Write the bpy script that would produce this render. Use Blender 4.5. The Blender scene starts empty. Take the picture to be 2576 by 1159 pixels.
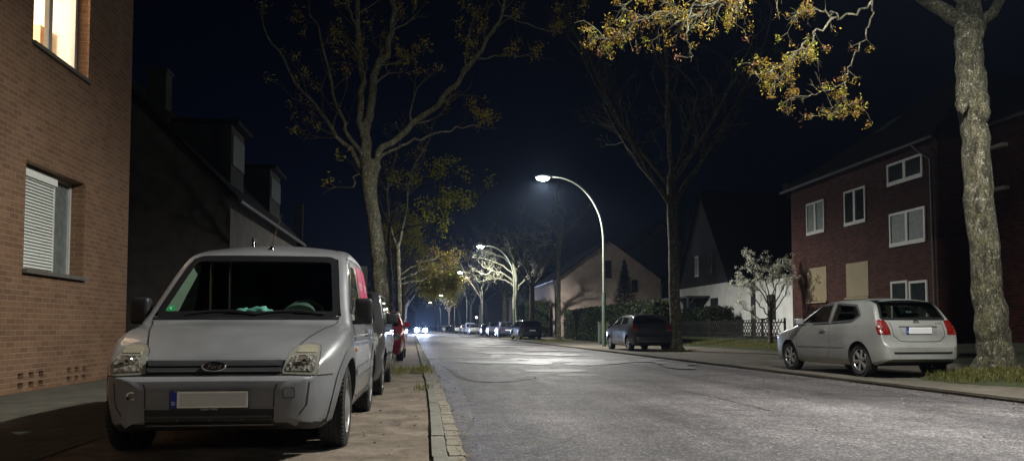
import bpy, bmesh, math, random
import numpy as np
from mathutils import Vector, Matrix
from mathutils.bvhtree import BVHTree

D = bpy.data
SC = bpy.context.scene
COL = SC.collection
R = math.radians
PI = math.pi

# ------------------------------------------------------------------ camera
F_PX, CAM_H, PW, PH = 1950.0, 0.94, 2576.0, 1159.0
YAW = math.atan(218.0 / F_PX)
PITCH = math.atan(0.04875)
cam_d = D.cameras.new('camera')
cam = D.objects.new('camera', cam_d)
COL.objects.link(cam)
cam.location = (0, 0, CAM_H)
cam.rotation_euler = (PI / 2 + PITCH, 0, -YAW)
cam_d.sensor_width = 36.0
cam_d.lens = 36.0 * F_PX / PW
cam_d.shift_y = 0.0584
cam_d.clip_end = 3000
cam_d.clip_start = 0.05
SC.camera = cam

# ------------------------------------------------------------------ sky, exposure
W = D.worlds.new('World')
SC.world = W
W.use_nodes = True
nt = W.node_tree
nt.nodes.clear()
sky = nt.nodes.new('ShaderNodeTexSky')
sky.sky_type = 'NISHITA'
sky.sun_disc = False
sky.sun_elevation = R(-4.5)
sky.sun_rotation = R(-20)
bg = nt.nodes.new('ShaderNodeBackground')
bg.inputs['Strength'].default_value = 0.085
wo = nt.nodes.new('ShaderNodeOutputWorld')
tint = nt.nodes.new('ShaderNodeMix')
tint.data_type = 'RGBA'
tint.blend_type = 'MULTIPLY'
tint.inputs[0].default_value = 1.0
tint.inputs[7].default_value = (0.12, 0.17, 0.44, 1)
nt.links.new(sky.outputs[0], tint.inputs[6])
nt.links.new(tint.outputs[2], bg.inputs[0])
nt.links.new(bg.outputs[0], wo.inputs[0])
SC.view_settings.view_transform = 'Standard'
SC.view_settings.look = 'None'
SC.view_settings.exposure = 0.0
SC.view_settings.gamma = 1.0
SC.cycles.max_bounces = 5
SC.cycles.diffuse_bounces = 2
SC.cycles.glossy_bounces = 3
SC.cycles.transmission_bounces = 4
SC.cycles.transparent_max_bounces = 8
SC.cycles.volume_bounces = 0
SC.cycles.use_denoising = True
SC.cycles.caustics_reflective = False
SC.cycles.caustics_refractive = False
SC.cycles.sample_clamp_indirect = 3.0

LAMP_POWER = 5600.0
HAZE = 0.00036


def bend(y):
    """sideways drift of the street, metres to the left with distance"""
    pts = [(-50, 0), (9, 0), (14, -0.05), (46, -0.58), (70, -0.98), (130, -1.78), (250, -5.9), (400, -13)]
    return float(np.interp(y, [p[0] for p in pts], [p[1] for p in pts]))


def at(px, py, Y):
    """point seen at picture position (of a 2576 px wide picture) on the plane y = Y"""
    fw = Vector((math.sin(YAW) * math.cos(PITCH), math.cos(YAW) * math.cos(PITCH), math.sin(PITCH)))
    rt = Vector((math.cos(YAW), -math.sin(YAW), 0))
    up = rt.cross(fw)
    r = fw + rt * ((px - 1288) / F_PX) - up * ((py - 579.5 - 150.4) / F_PX)
    return Vector((0, 0, CAM_H)) + r * (Y / r.y)


# ------------------------------------------------------------------ materials
def new_mat(name):
    m = D.materials.new(name)
    m.use_nodes = True
    t = m.node_tree
    b = t.nodes['Principled BSDF']
    return m, t, b


def coords(t, kind='Object', scale=(1, 1, 1)):
    tc = t.nodes.new('ShaderNodeTexCoord')
    mp = t.nodes.new('ShaderNodeMapping')
    mp.inputs['Scale'].default_value = scale
    t.links.new(tc.outputs[kind], mp.inputs[0])
    return mp.outputs[0]


def noise(t, vec, scale, detail=4, rough=0.55, dist=0.0):
    n = t.nodes.new('ShaderNodeTexNoise')
    n.inputs['Scale'].default_value = scale
    n.inputs['Detail'].default_value = detail
    n.inputs['Roughness'].default_value = rough
    n.inputs['Distortion'].default_value = dist
    t.links.new(vec, n.inputs['Vector'])
    return n.outputs[0]


def ramp(t, fac, stops, interp='LINEAR'):
    r = t.nodes.new('ShaderNodeValToRGB')
    r.color_ramp.interpolation = interp
    e = r.color_ramp.elements
    while len(e) < len(stops):
        e.new(0.5)
    for k, (p, c) in enumerate(stops):
        e[k].position = p
        e[k].color = (*c, 1) if len(c) == 3 else c
    t.links.new(fac, r.inputs[0])
    return r.outputs[0]


def mixc(t, fac, a, b, mode='MIX'):
    m = t.nodes.new('ShaderNodeMix')
    m.data_type = 'RGBA'
    m.blend_type = mode
    for s, v in ((m.inputs[0], fac), (m.inputs[6], a), (m.inputs[7], b)):
        if isinstance(v, (int, float)):
            s.default_value = v
        elif isinstance(v, tuple):
            s.default_value = (*v, 1)
        else:
            t.links.new(v, s)
    return m.outputs[2]


def bump(t, b, height, strength, dist=0.01):
    n = t.nodes.new('ShaderNodeBump')
    n.inputs['Strength'].default_value = strength
    n.inputs['Distance'].default_value = dist
    t.links.new(height, n.inputs['Height'])
    t.links.new(n.outputs[0], b.inputs['Normal'])


def simple(name, col, rough=0.6, metal=0.0, var=0.15, nscale=8.0, bmp=0.0, bscale=60.0, coat=0.0, spec=0.5):
    m, t, b = new_mat(name)
    v = coords(t)
    n = noise(t, v, nscale)
    lo = tuple(c * (1 - var) for c in col)
    hi = tuple(min(1, c * (1 + var)) for c in col)
    t.links.new(ramp(t, n, [(0.3, lo), (0.7, hi)]), b.inputs['Base Color'])
    b.inputs['Roughness'].default_value = rough
    b.inputs['Metallic'].default_value = metal
    b.inputs['Coat Weight'].default_value = coat
    b.inputs['Coat Roughness'].default_value = 0.08
    b.inputs['Specular IOR Level'].default_value = spec
    if bmp:
        bump(t, b, noise(t, v, bscale, 3), bmp)
    return m


def paint(name, col, metal=0.55, rough=0.42):
    m, t, b = new_mat(name)
    v = coords(t)
    dirt = noise(t, v, 2.2, 6, 0.65)
    sp = noise(t, v, 55, 2, 0.7)
    c1 = ramp(t, dirt, [(0.3, tuple(c * 0.86 for c in col)), (0.7, tuple(min(1, c * 1.06) for c in col))])
    c2 = mixc(t, ramp(t, sp, [(0.66, (0, 0, 0)), (0.74, (0.35, 0.35, 0.35))]), c1, (0.22, 0.2, 0.17))
    # inside of the sheet metal: dark trim
    geo = t.nodes.new('ShaderNodeNewGeometry')
    c3 = mixc(t, geo.outputs['Backfacing'], c2, (0.03, 0.03, 0.032))
    t.links.new(c3, b.inputs['Base Color'])
    b.inputs['Metallic'].default_value = metal
    t.links.new(ramp(t, dirt, [(0.3, (rough,) * 3), (0.75, (min(1, rough + 0.15),) * 3)]), b.inputs['Roughness'])
    b.inputs['Coat Weight'].default_value = 0.8
    b.inputs['Coat Roughness'].default_value = 0.07
    bump(t, b, noise(t, v, 900, 1), 0.04, 0.002)
    return m


def emis(name, col, strength):
    m, t, b = new_mat(name)
    t.nodes.remove(b)
    e = t.nodes.new('ShaderNodeEmission')
    e.inputs[0].default_value = (*col, 1)
    e.inputs[1].default_value = strength
    t.links.new(e.outputs[0], t.nodes['Material Output'].inputs[0])
    return m


def glass(name, tint=(0.5, 0.62, 0.55), fac=0.8, rough=0.02):
    """thin car or window pane: see-through mixed with a mirror coat by fresnel"""
    m, t, b = new_mat(name)
    t.nodes.remove(b)
    tr = t.nodes.new('ShaderNodeBsdfTransparent')
    tr.inputs[0].default_value = (*tint, 1)
    gl = t.nodes.new('ShaderNodeBsdfGlossy')
    gl.inputs['Roughness'].default_value = rough
    fr = t.nodes.new('ShaderNodeLayerWeight')
    fr.inputs[0].default_value = 0.5
    p5 = t.nodes.new('ShaderNodeMath')
    p5.operation = 'POWER'
    p5.inputs[1].default_value = 4.0
    t.links.new(fr.outputs['Facing'], p5.inputs[0])
    ma = t.nodes.new('ShaderNodeMath')
    ma.operation = 'MULTIPLY_ADD'
    ma.inputs[1].default_value = 0.85
    ma.inputs[2].default_value = 0.04
    t.links.new(p5.outputs[0], ma.inputs[0])
    mx = t.nodes.new('ShaderNodeMixShader')
    t.links.new(ma.outputs[0], mx.inputs[0])
    t.links.new(tr.outputs[0], mx.inputs[1])
    t.links.new(gl.outputs[0], mx.inputs[2])
    t.links.new(mx.outputs[0], t.nodes['Material Output'].inputs[0])
    return m


def brick(name, c1, c2, mortar, axis='Y', bw=0.25, bh=0.0833, msize=0.012, rough=0.85, bias=0.0, squash=1.0):
    m, t, b = new_mat(name)
    tc = t.nodes.new('ShaderNodeTexCoord')
    sx = t.nodes.new('ShaderNodeSeparateXYZ')
    cb = t.nodes.new('ShaderNodeCombineXYZ')
    t.links.new(tc.outputs['Object'], sx.inputs[0])
    add = t.nodes.new('ShaderNodeMath')
    add.operation = 'ADD'
    t.links.new(sx.outputs['X'], add.inputs[0])
    t.links.new(sx.outputs['Y'], add.inputs[1])
    t.links.new(add.outputs[0], cb.inputs[0])
    t.links.new(sx.outputs['Z'], cb.inputs[1])
    bt = t.nodes.new('ShaderNodeTexBrick')
    bt.inputs['Scale'].default_value = 1.0
    bt.inputs['Brick Width'].default_value = bw
    bt.inputs['Row Height'].default_value = bh
    bt.inputs['Mortar Size'].default_value = msize
    bt.inputs['Mortar Smooth'].default_value = 0.3
    bt.inputs['Bias'].default_value = bias
    bt.inputs['Color1'].default_value = (*c1, 1)
    bt.inputs['Color2'].default_value = (*c2, 1)
    bt.inputs['Mortar'].default_value = (*mortar, 1)
    t.links.new(cb.outputs[0], bt.inputs['Vector'])
    v = coords(t)
    n = noise(t, v, 1.3, 6, 0.7)
    n2 = noise(t, v, 30, 3, 0.7)
    c = mixc(t, 0.55, bt.outputs[0], ramp(t, n, [(0.3, (0.55, 0.55, 0.55)), (0.7, (1, 1, 1))]), 'MULTIPLY')
    c = mixc(t, 0.5, c, ramp(t, n2, [(0.3, (0.5, 0.5, 0.5)), (0.7, (1.2, 1.2, 1.2))]), 'MULTIPLY')
    t.links.new(c, b.inputs['Base Color'])
    b.inputs['Roughness'].default_value = rough
    b.inputs['Specular IOR Level'].default_value = 0.2
    mm = t.nodes.new('ShaderNodeMath')
    mm.operation = 'MULTIPLY_ADD'
    mm.inputs[1].default_value = -1.0
    t.links.new(bt.outputs['Fac'], mm.inputs[0])
    t.links.new(n2, mm.inputs[2])
    bump(t, b, mm.outputs[0], 0.7, 0.008)
    return m


M = {}
M['silver'] = paint('silver_paint', (0.47, 0.475, 0.485), 0.60, 0.30)
M['champagne'] = paint('champagne_paint', (0.37, 0.375, 0.355), 0.45, 0.38)
M['darkgrey'] = paint('dark_grey_paint', (0.085, 0.083, 0.085), 0.5, 0.35)
M['anthracite'] = paint('anthracite_paint', (0.045, 0.044, 0.046), 0.5, 0.28)
M['red'] = paint('red_paint', (0.36, 0.012, 0.03), 0.3, 0.35)
M['black'] = paint('black_paint', (0.02, 0.02, 0.022), 0.2, 0.25)
M['navy'] = paint('navy_paint', (0.03, 0.035, 0.07), 0.3, 0.28)
M['white'] = paint('white_paint', (0.72, 0.72, 0.70), 0.0, 0.4)
M['plastic'] = simple('grey_bumper_plastic', (0.19, 0.193, 0.20), 0.36, 0, 0.12, 5, 0.15, 400)
M['blackplastic'] = simple('black_plastic', (0.02, 0.02, 0.021), 0.45, 0, 0.2, 6, 0.1, 300)
M['rubber'] = simple('tyre_rubber', (0.022, 0.021, 0.02), 0.75, 0, 0.3, 20, 0.3, 120)
M['alloy'] = simple('alloy', (0.55, 0.55, 0.54), 0.25, 0.85, 0.08, 10)
M['steelrim'] = simple('hub_cap_plastic', (0.3, 0.3, 0.29), 0.4, 0.5, 0.12, 14)
M['chrome'] = simple('chrome', (0.75, 0.75, 0.75), 0.12, 1.0, 0.03, 5)
M['discmetal'] = simple('brake_metal', (0.04, 0.035, 0.03), 0.6, 0.6, 0.3, 10)
M['seal'] = simple('black_seal', (0.012, 0.012, 0.013), 0.35, 0, 0.1, 6)
M['gap'] = simple('panel_gap', (0.012, 0.012, 0.012), 0.8, 0, 0.1, 6)
M['glass'] = glass('car_glass', (0.54, 0.63, 0.58))
M['darkglass'] = simple('dark_glass', (0.008, 0.009, 0.01), 0.06, 0, 0.1, 6, coat=0.6)
M['interior'] = simple('dark_interior', (0.03, 0.032, 0.032), 0.85, 0, 0.2, 10)
M['lining'] = simple('grey_lining', (0.24, 0.27, 0.22), 0.85, 0, 0.08, 10)
M['dash'] = simple('dash_plastic', (0.17, 0.21, 0.185), 0.6, 0, 0.2, 20, 0.2, 200)
M['teal'] = simple('teal_cloth', (0.40, 0.85, 0.78), 0.8, 0, 0.1, 20)
M['paper'] = simple('paper', (0.6, 0.68, 0.64), 0.8, 0, 0.05, 20)
M['green'] = simple('green_sticker', (0.02, 0.30, 0.10), 0.5, 0, 0.1, 10)
M['platewhite'] = simple('plate_white', (0.85, 0.84, 0.78), 0.45, 0, 0.04, 10)
M['plategrey'] = simple('plate_grey', (0.62, 0.62, 0.62), 0.5, 0, 0.02, 10)
M['plateblue'] = simple('plate_blue', (0.01, 0.04, 0.30), 0.45, 0, 0.05, 10)
M['orange'] = simple('orange_lens', (0.75, 0.22, 0.02), 0.25, 0, 0.1, 20, coat=0.5)
M['pink'] = simple('pink_film', (0.42, 0.03, 0.10), 0.5, 0, 0.08, 6)
M['badgeblue'] = simple('badge_dark_blue', (0.008, 0.012, 0.035), 0.3, 0, 0.1, 10, coat=0.5)


def lens_mat(name, dark, light, metal=0.6):
    m, t, b = new_mat(name)
    v = coords(t)
    vo = t.nodes.new('ShaderNodeTexVoronoi')
    vo.inputs['Scale'].default_value = 32
    t.links.new(v, vo.inputs['Vector'])
    n = noise(t, v, 14, 3, 0.6)
    f = mixc(t, 0.5, vo.outputs['Distance'], n)
    t.links.new(ramp(t, f, [(0.28, dark), (0.62, light)]), b.inputs['Base Color'])
    b.inputs['Metallic'].default_value = metal
    b.inputs['Roughness'].default_value = 0.3
    b.inputs['Coat Weight'].default_value = 1.0
    b.inputs['Coat Roughness'].default_value = 0.05
    bump(t, b, vo.outputs['Distance'], 0.6, 0.02)
    return m


M['headlens'] = lens_mat('headlight_reflector', (0.10, 0.10, 0.09), (0.55, 0.53, 0.46), 0.5)
M['lensbase'] = simple('lens_base', (0.36, 0.35, 0.29), 0.22, 0.3, 0.1, 12, coat=1.0)
M['headtop'] = simple('hazed_lens', (0.42, 0.39, 0.28), 0.35, 0.2, 0.12, 12, coat=1.0)
M['taillens'] = lens_mat('tail_light_red', (0.015, 0.0003, 0.0004), (0.22, 0.006, 0.004), 0.0)
M['bark'] = None


def asphalt():
    m, t, b = new_mat('asphalt')
    v = coords(t)
    big = noise(t, v, 0.35, 5, 0.65, 0.4)
    mid = noise(t, v, 3.5, 5, 0.7)
    vo = t.nodes.new('ShaderNodeTexVoronoi')
    vo.inputs['Scale'].default_value = 62
    t.links.new(v, vo.inputs['Vector'])
    grain = noise(t, v, 160, 2, 0.8)
    base = ramp(t, big, [(0.32, (0.050, 0.047, 0.048)), (0.5, (0.083, 0.078, 0.079)), (0.68, (0.135, 0.127, 0.128))])
    base = mixc(t, 0.6, base, ramp(t, mid, [(0.3, (0.62, 0.62, 0.62)), (0.7, (1.15, 1.13, 1.12))]), 'MULTIPLY')
    st = ramp(t, vo.outputs['Color'], [(0.2, (0.35, 0.34, 0.35)), (0.7, (1.3, 1.28, 1.27)), (0.85, (3.4, 3.3, 3.3))])
    base = mixc(t, 0.8, base, st, 'MULTIPLY')
    base = mixc(t, 0.6, base, ramp(t, grain, [(0.3, (0.5, 0.5, 0.5)), (0.7, (1.4, 1.4, 1.4))]), 'MULTIPLY')
    lon = noise(t, coords(t, 'Object', (1.0, 0.035, 1.0)), 1.15, 4, 0.6)
    base = mixc(t, 0.75, base, ramp(t, lon, [(0.36, (0.5, 0.49, 0.5)), (0.64, (1.35, 1.33, 1.33))]), 'MULTIPLY')
    blot = noise(t, coords(t, 'Object', (1.0, 0.45, 1.0)), 0.9, 3, 0.5)
    base = mixc(t, 0.6, base, ramp(t, blot, [(0.30, (0.55, 0.54, 0.54)), (0.42, (1, 1, 1))]), 'MULTIPLY')
    # fine cracks and oil marks
    w = t.nodes.new('ShaderNodeTexVoronoi')
    w.feature = 'DISTANCE_TO_EDGE'
    w.inputs['Scale'].default_value = 0.55
    vv = coords(t)
    nd = t.nodes.new('ShaderNodeTexNoise')
    nd.inputs['Scale'].default_value = 2.0
    nd.inputs['Detail'].default_value = 5
    t.links.new(vv, nd.inputs['Vector'])
    vm = t.nodes.new('ShaderNodeVectorMath')
    vm.operation = 'MULTIPLY_ADD'
    vm.inputs[1].default_value = (1.1, 1.1, 1.1)
    t.links.new(nd.outputs['Color'], vm.inputs[0])
    t.links.new(vv, vm.inputs[2])
    t.links.new(vm.outputs[0], w.inputs['Vector'])
    crk = ramp(t, w.outputs['Distance'], [(0.0, (0.35, 0.35, 0.35)), (0.012, (1, 1, 1))])
    base = mixc(t, ramp(t, noise(t, v, 0.22, 2), [(0.48, (0, 0, 0)), (0.6, (1, 1, 1))]), base, mixc(t, 1.0, base, crk, 'MULTIPLY'))
    t.links.new(base, b.inputs['Base Color'])
    t.links.new(ramp(t, mid, [(0.3, (0.52,) * 3), (0.7, (0.8,) * 3)]), b.inputs['Roughness'])
    h = mixc(t, 0.5, vo.outputs['Distance'], grain)
    h = mixc(t, 0.35, h, mid)
    bump(t, b, h, 0.55, 0.012)
    return m


def ground_mat(name, stops, scale, gscale=90, bmp=0.6, rough=0.95, dist=0.02):
    m, t, b = new_mat(name)
    v = coords(t)
    n = noise(t, v, scale, 7, 0.7, 0.5)
    g = noise(t, v, gscale, 3, 0.8)
    st = noise(t, v, 14, 5, 0.75)
    c = ramp(t, n, stops)
    c = mixc(t, 0.7, c, ramp(t, g, [(0.3, (0.45, 0.45, 0.45)), (0.7, (1.4, 1.4, 1.4))]), 'MULTIPLY')
    c = mixc(t, 0.6, c, ramp(t, st, [(0.3, (0.6, 0.58, 0.55)), (0.65, (1.2, 1.2, 1.2))]), 'MULTIPLY')
    t.links.new(c, b.inputs['Base Color'])
    b.inputs['Roughness'].default_value = rough
    bump(t, b, mixc(t, 0.5, g, st), bmp, dist)
    return m


M['asphalt'] = asphalt()
M['dirt'] = ground_mat('dirt_verge', [(0.28, (0.08, 0.062, 0.042)), (0.5, (0.20, 0.16, 0.12)), (0.72, (0.33, 0.27, 0.205))], 2.2, 120, 1.0)
M['dirtdark'] = ground_mat('dark_verge', [(0.25, (0.06, 0.052, 0.04)), (0.5, (0.11, 0.095, 0.072)), (0.75, (0.16, 0.14, 0.11))], 0.9)
M['soil'] = ground_mat('soil', [(0.3, (0.03, 0.035, 0.015)), (0.7, (0.07, 0.07, 0.03))], 1.5)
M['lawn'] = ground_mat('lawn_ground', [(0.3, (0.018, 0.025, 0.007)), (0.7, (0.05, 0.06, 0.018))], 1.5)
M['kerb'] = ground_mat('kerb_concrete', [(0.3, (0.13, 0.125, 0.10)), (0.7, (0.23, 0.22, 0.185))], 1.2, 70, 0.4)
M['kerbdark'] = ground_mat('dirty_kerb', [(0.3, (0.07, 0.06, 0.045)), (0.7, (0.13, 0.115, 0.09))], 1.2, 70, 0.4)
M['gutter'] = ground_mat('gutter_stone', [(0.3, (0.17, 0.155, 0.12)), (0.7, (0.29, 0.265, 0.21))], 1.6, 70, 0.4)
M['tar'] = simple('tar', (0.012, 0.012, 0.012), 0.6, 0, 0.3, 20, 0.4, 80)


def paving():
    m, t, b = new_mat('paving_slabs')
    v = coords(t)
    bt = t.nodes.new('ShaderNodeTexBrick')
    bt.inputs['Scale'].default_value = 1.0
    bt.inputs['Brick Width'].default_value = 0.3
    bt.inputs['Row Height'].default_value = 0.3
    bt.inputs['Mortar Size'].default_value = 0.007
    bt.inputs['Color1'].default_value = (0.11, 0.105, 0.085, 1)
    bt.inputs['Color2'].default_value = (0.15, 0.14, 0.115, 1)
    bt.inputs['Mortar'].default_value = (0.04, 0.04, 0.03, 1)
    t.links.new(v, bt.inputs['Vector'])
    n = noise(t, v, 1.1, 6, 0.7)
    g = noise(t, v, 60, 3, 0.8)
    c = mixc(t, 0.8, bt.outputs[0], ramp(t, n, [(0.3, (0.5, 0.52, 0.42)), (0.7, (1.15, 1.15, 1.1))]), 'MULTIPLY')
    c = mixc(t, 0.6, c, ramp(t, g, [(0.3, (0.5, 0.5, 0.5)), (0.7, (1.4, 1.4, 1.4))]), 'MULTIPLY')
    t.links.new(c, b.inputs['Base Color'])
    b.inputs['Roughness'].default_value = 0.9
    bump(t, b, g, 0.4, 0.01)
    return m


M['paving'] = paving()


def bark(name, stops, moss=0.5, scale=9.0):
    m, t, b = new_mat(name)
    v = coords(t, 'Object', (1, 1, 0.35))
    v2 = coords(t)
    n = noise(t, v, scale, 8, 0.75, 0.8)
    n2 = noise(t, v2, 4, 6, 0.7)
    c = ramp(t, n, stops)
    ms = ramp(t, n2, [(0.45, (0, 0, 0)), (0.65, (moss,) * 3)])
    c = mixc(t, ms, c, (0.13, 0.13, 0.05))
    pl = noise(t, v2, 9, 8, 0.8)
    c = mixc(t, ramp(t, pl, [(0.56, (0, 0, 0)), (0.60, (0.8,) * 3)]), c, (0.42, 0.40, 0.32))
    fn = noise(t, coords(t, 'Object', (1, 1, 0.5)), 45, 3, 0.8)
    c = mixc(t, 0.9, c, ramp(t, fn, [(0.38, (0.15, 0.15, 0.15)), (0.62, (1.6, 1.6, 1.6))]), 'MULTIPLY')
    t.links.new(c, b.inputs['Base Color'])
    b.inputs['Roughness'].default_value = 0.95
    bump(t, b, n, 1.0, 0.05)
    return m


M['bark'] = bark('maple_bark', [(0.36, (0.014, 0.012, 0.007)), (0.5, (0.075, 0.067, 0.042)), (0.64, (0.20, 0.185, 0.13))])
M['bark2'] = bark('grey_green_bark', [(0.32, (0.055, 0.052, 0.034)), (0.5, (0.155, 0.148, 0.10)), (0.68, (0.29, 0.28, 0.20))])
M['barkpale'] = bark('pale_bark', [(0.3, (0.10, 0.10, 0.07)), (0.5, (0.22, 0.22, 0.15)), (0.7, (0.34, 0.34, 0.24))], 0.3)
M['barkbrown'] = bark('brown_bark', [(0.3, (0.025, 0.02, 0.016)), (0.5, (0.09, 0.07, 0.055)), (0.7, (0.16, 0.13, 0.10))], 0.2)
M['twig'] = simple('twig_bark', (0.075, 0.068, 0.035), 0.9, 0, 0.35, 6)


def leaf(name, a, b_, trans=0.25):
    m, t, b = new_mat(name)
    v = coords(t)
    n = noise(t, v, 7, 3)
    t.links.new(ramp(t, n, [(0.35, a), (0.65, b_)]), b.inputs['Base Color'])
    b.inputs['Roughness'].default_value = 0.6
    tl_ = t.nodes.new('ShaderNodeBsdfTranslucent')
    tl_.inputs[0].default_value = (*[min(1, c * 1.3) for c in b_], 1)
    mx = t.nodes.new('ShaderNodeMixShader')
    mx.inputs[0].default_value = 0.4
    t.links.new(b.outputs[0], mx.inputs[1])
    t.links.new(tl_.outputs[0], mx.inputs[2])
    t.links.new(mx.outputs[0], t.nodes['Material Output'].inputs[0])
    return m


M['blossom'] = leaf('maple_blossom', (0.26, 0.155, 0.02), (0.36, 0.255, 0.03))
M['leafred'] = leaf('reddish_young_leaf', (0.22, 0.08, 0.04), (0.26, 0.13, 0.05))
M['leafgreen'] = leaf('yellow_green_leaf', (0.24, 0.25, 0.025), (0.40, 0.40, 0.045))
M['leafdark'] = leaf('hedge_leaf', (0.014, 0.022, 0.007), (0.035, 0.046, 0.014))
M['leafgreen2'] = leaf('bush_leaf', (0.04, 0.055, 0.01), (0.09, 0.11, 0.025))
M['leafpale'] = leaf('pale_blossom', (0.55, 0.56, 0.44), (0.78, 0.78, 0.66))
M['grass'] = leaf('grass_blade', (0.05, 0.055, 0.012), (0.20, 0.19, 0.045))


# ------------------------------------------------------------------ mesh helpers
class MB:
    def __init__(self):
        self.v, self.f, self.mi = [], [], []

    def add(self, vs, fs, m=0):
        o = len(self.v)
        self.v += [tuple(x) for x in vs]
        self.f += [tuple(i + o for i in f) for f in fs]
        self.mi += [m] * len(fs)

    def box(self, x0, x1, y0, y1, z0, z1, m=0):
        vs = [(x, y, z) for z in (z0, z1) for y in (y0, y1) for x in (x0, x1)]
        self.add(vs, [(0, 2, 3, 1), (4, 5, 7, 6), (0, 1, 5, 4), (2, 6, 7, 3), (0, 4, 6, 2), (1, 3, 7, 5)], m)

    def quad(self, a, b, c, d, m=0):
        self.add([a, b, c, d], [(0, 1, 2, 3)], m)

    def tube(self, pts, rad, n=8, cap=True, m=0, jitter=0.0, rng=None):
        pts = [Vector(p) for p in pts]
        if isinstance(rad, (int, float)):
            rad = [rad] * len(pts)
        rings = []
        up = Vector((0, 0, 1))
        prev = None
        vs = []
        for i, p in enumerate(pts):
            if i == 0:
                d = pts[1] - p
            elif i == len(pts) - 1:
                d = p - pts[i - 1]
            else:
                d = pts[i + 1] - pts[i - 1]
            d.normalize()
            if prev is None:
                a = d.cross(up)
                if a.length < 1e-3:
                    a = d.cross(Vector((1, 0, 0)))
            else:
                a = prev - d * prev.dot(d)
            a.normalize()
            prev = a
            b = d.cross(a)
            for k in range(n):
                t = 2 * PI * k / n
                r = rad[i]
                if jitter:
                    r *= 1 + rng.uniform(-jitter, jitter)
                vs.append(p + a * (r * math.cos(t)) + b * (r * math.sin(t)))
        fs = []
        for i in range(len(pts) - 1):
            for k in range(n):
                k2 = (k + 1) % n
                fs.append((i * n + k, i * n + k2, (i + 1) * n + k2, (i + 1) * n + k))
        if cap:
            fs.append(tuple(reversed(range(n))))
            fs.append(tuple((len(pts) - 1) * n + k for k in range(n)))
        self.add(vs, fs, m)

    def lathe(self, prof, n=32, axis='X', c=(0, 0, 0), m=0):
        """prof: list of (a, r) along axis"""
        vs = []
        for a, r in prof:
            for k in range(n):
                t = 2 * PI * k / n
                if axis == 'X':
                    vs.append((c[0] + a, c[1] + r * math.cos(t), c[2] + r * math.sin(t)))
                elif axis == 'Z':
                    vs.append((c[0] + r * math.cos(t), c[1] + r * math.sin(t), c[2] + a))
                else:
                    vs.append((c[0] + r * math.cos(t), c[1] + a, c[2] + r * math.sin(t)))
        fs = []
        for i in range(len(prof) - 1):
            for k in range(n):
                k2 = (k + 1) % n
                fs.append((i * n + k, i * n + k2, (i + 1) * n + k2, (i + 1) * n + k))
        self.add(vs, fs, m)

    def build(self, name, mats, parent=None, smooth=False, angle=35, fix=True):
        me = D.meshes.new(name)
        me.from_pydata(self.v, [], self.f)
        if not isinstance(mats, (list, tuple)):
            mats = [mats]
        for m in mats:
            me.materials.append(m)
        if len(mats) > 1:
            me.polygons.foreach_set('material_index', self.mi)
        me.update()
        if fix:
            bm = bmesh.new()
            bm.from_mesh(me)
            bmesh.ops.recalc_face_normals(bm, faces=bm.faces)
            bm.to_mesh(me)
            bm.free()
        if smooth:
            me.shade_smooth()
            me.set_sharp_from_angle(angle=R(angle))
        o = D.objects.new(name, me)
        COL.objects.link(o)
        if parent is not None:
            o.parent = parent
        return o


def tag(o, label=None, cat=None, group=None, kind=None):
    if label:
        o['label'] = label
    if cat:
        o['category'] = cat
    if group:
        o['group'] = group
    if kind:
        o['kind'] = kind
    return o


def empty(name, loc=(0, 0, 0), rz=0.0):
    o = D.objects.new(name, None)
    COL.objects.link(o)
    o.empty_display_size = 0.2
    o.location = loc
    o.rotation_euler = (0, 0, rz)
    return o


def kids(o):
    return [c for c in D.objects if c.parent == o]


def copy_tree(o, parent=None, swap=None):
    c = o.copy()
    COL.objects.link(c)
    c.parent = parent
    if swap and c.type == 'MESH':
        for i, s in enumerate(c.material_slots):
            if s.material in swap:
                mm = swap[s.material]
                s.link = 'OBJECT'
                s.material = mm
    for ch in kids(o):
        copy_tree(ch, c, swap)
    return c


def pchip(xs, ys, x):
    xs = np.asarray(xs, float)
    ys = np.asarray(ys, float)
    h = np.diff(xs)
    dl = np.diff(ys) / h
    d = np.zeros(len(xs))
    for i in range(1, len(xs) - 1):
        if dl[i - 1] * dl[i] > 0:
            w1 = 2 * h[i] + h[i - 1]
            w2 = h[i] + 2 * h[i - 1]
            d[i] = (w1 + w2) / (w1 / dl[i - 1] + w2 / dl[i])
    d[0] = dl[0]
    d[-1] = dl[-1]
    x = np.clip(x, xs[0], xs[-1])
    i = np.clip(np.searchsorted(xs, x) - 1, 0, len(h) - 1)
    t = (x - xs[i]) / h[i]
    return ((2 * t**3 - 3 * t**2 + 1) * ys[i] + (t**3 - 2 * t**2 + t) * h[i] * d[i]
            + (-2 * t**3 + 3 * t**2) * ys[i + 1] + (t**3 - t**2) * h[i] * d[i + 1])


def text_mesh(s, size, name, mat, parent, loc, rot, extrude=0.002, shear=0.0, sx=1.0):
    cu = D.curves.new(name, 'FONT')
    cu.body = s
    cu.size = size
    cu.extrude = extrude
    cu.align_x = 'CENTER'
    cu.align_y = 'CENTER'
    cu.shear = shear
    cu.resolution_u = 3
    tmp = D.objects.new('tmp', cu)
    COL.objects.link(tmp)
    dg = bpy.context.evaluated_depsgraph_get()
    me = D.meshes.new_from_object(tmp.evaluated_get(dg))
    D.objects.remove(tmp)
    D.curves.remove(cu)
    me.materials.clear()
    me.materials.append(mat)
    o = D.objects.new(name, me)
    COL.objects.link(o)
    o.parent = parent
    o.location = loc
    o.rotation_euler = rot
    o.scale = (sx, 1, 1)
    return o


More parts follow.
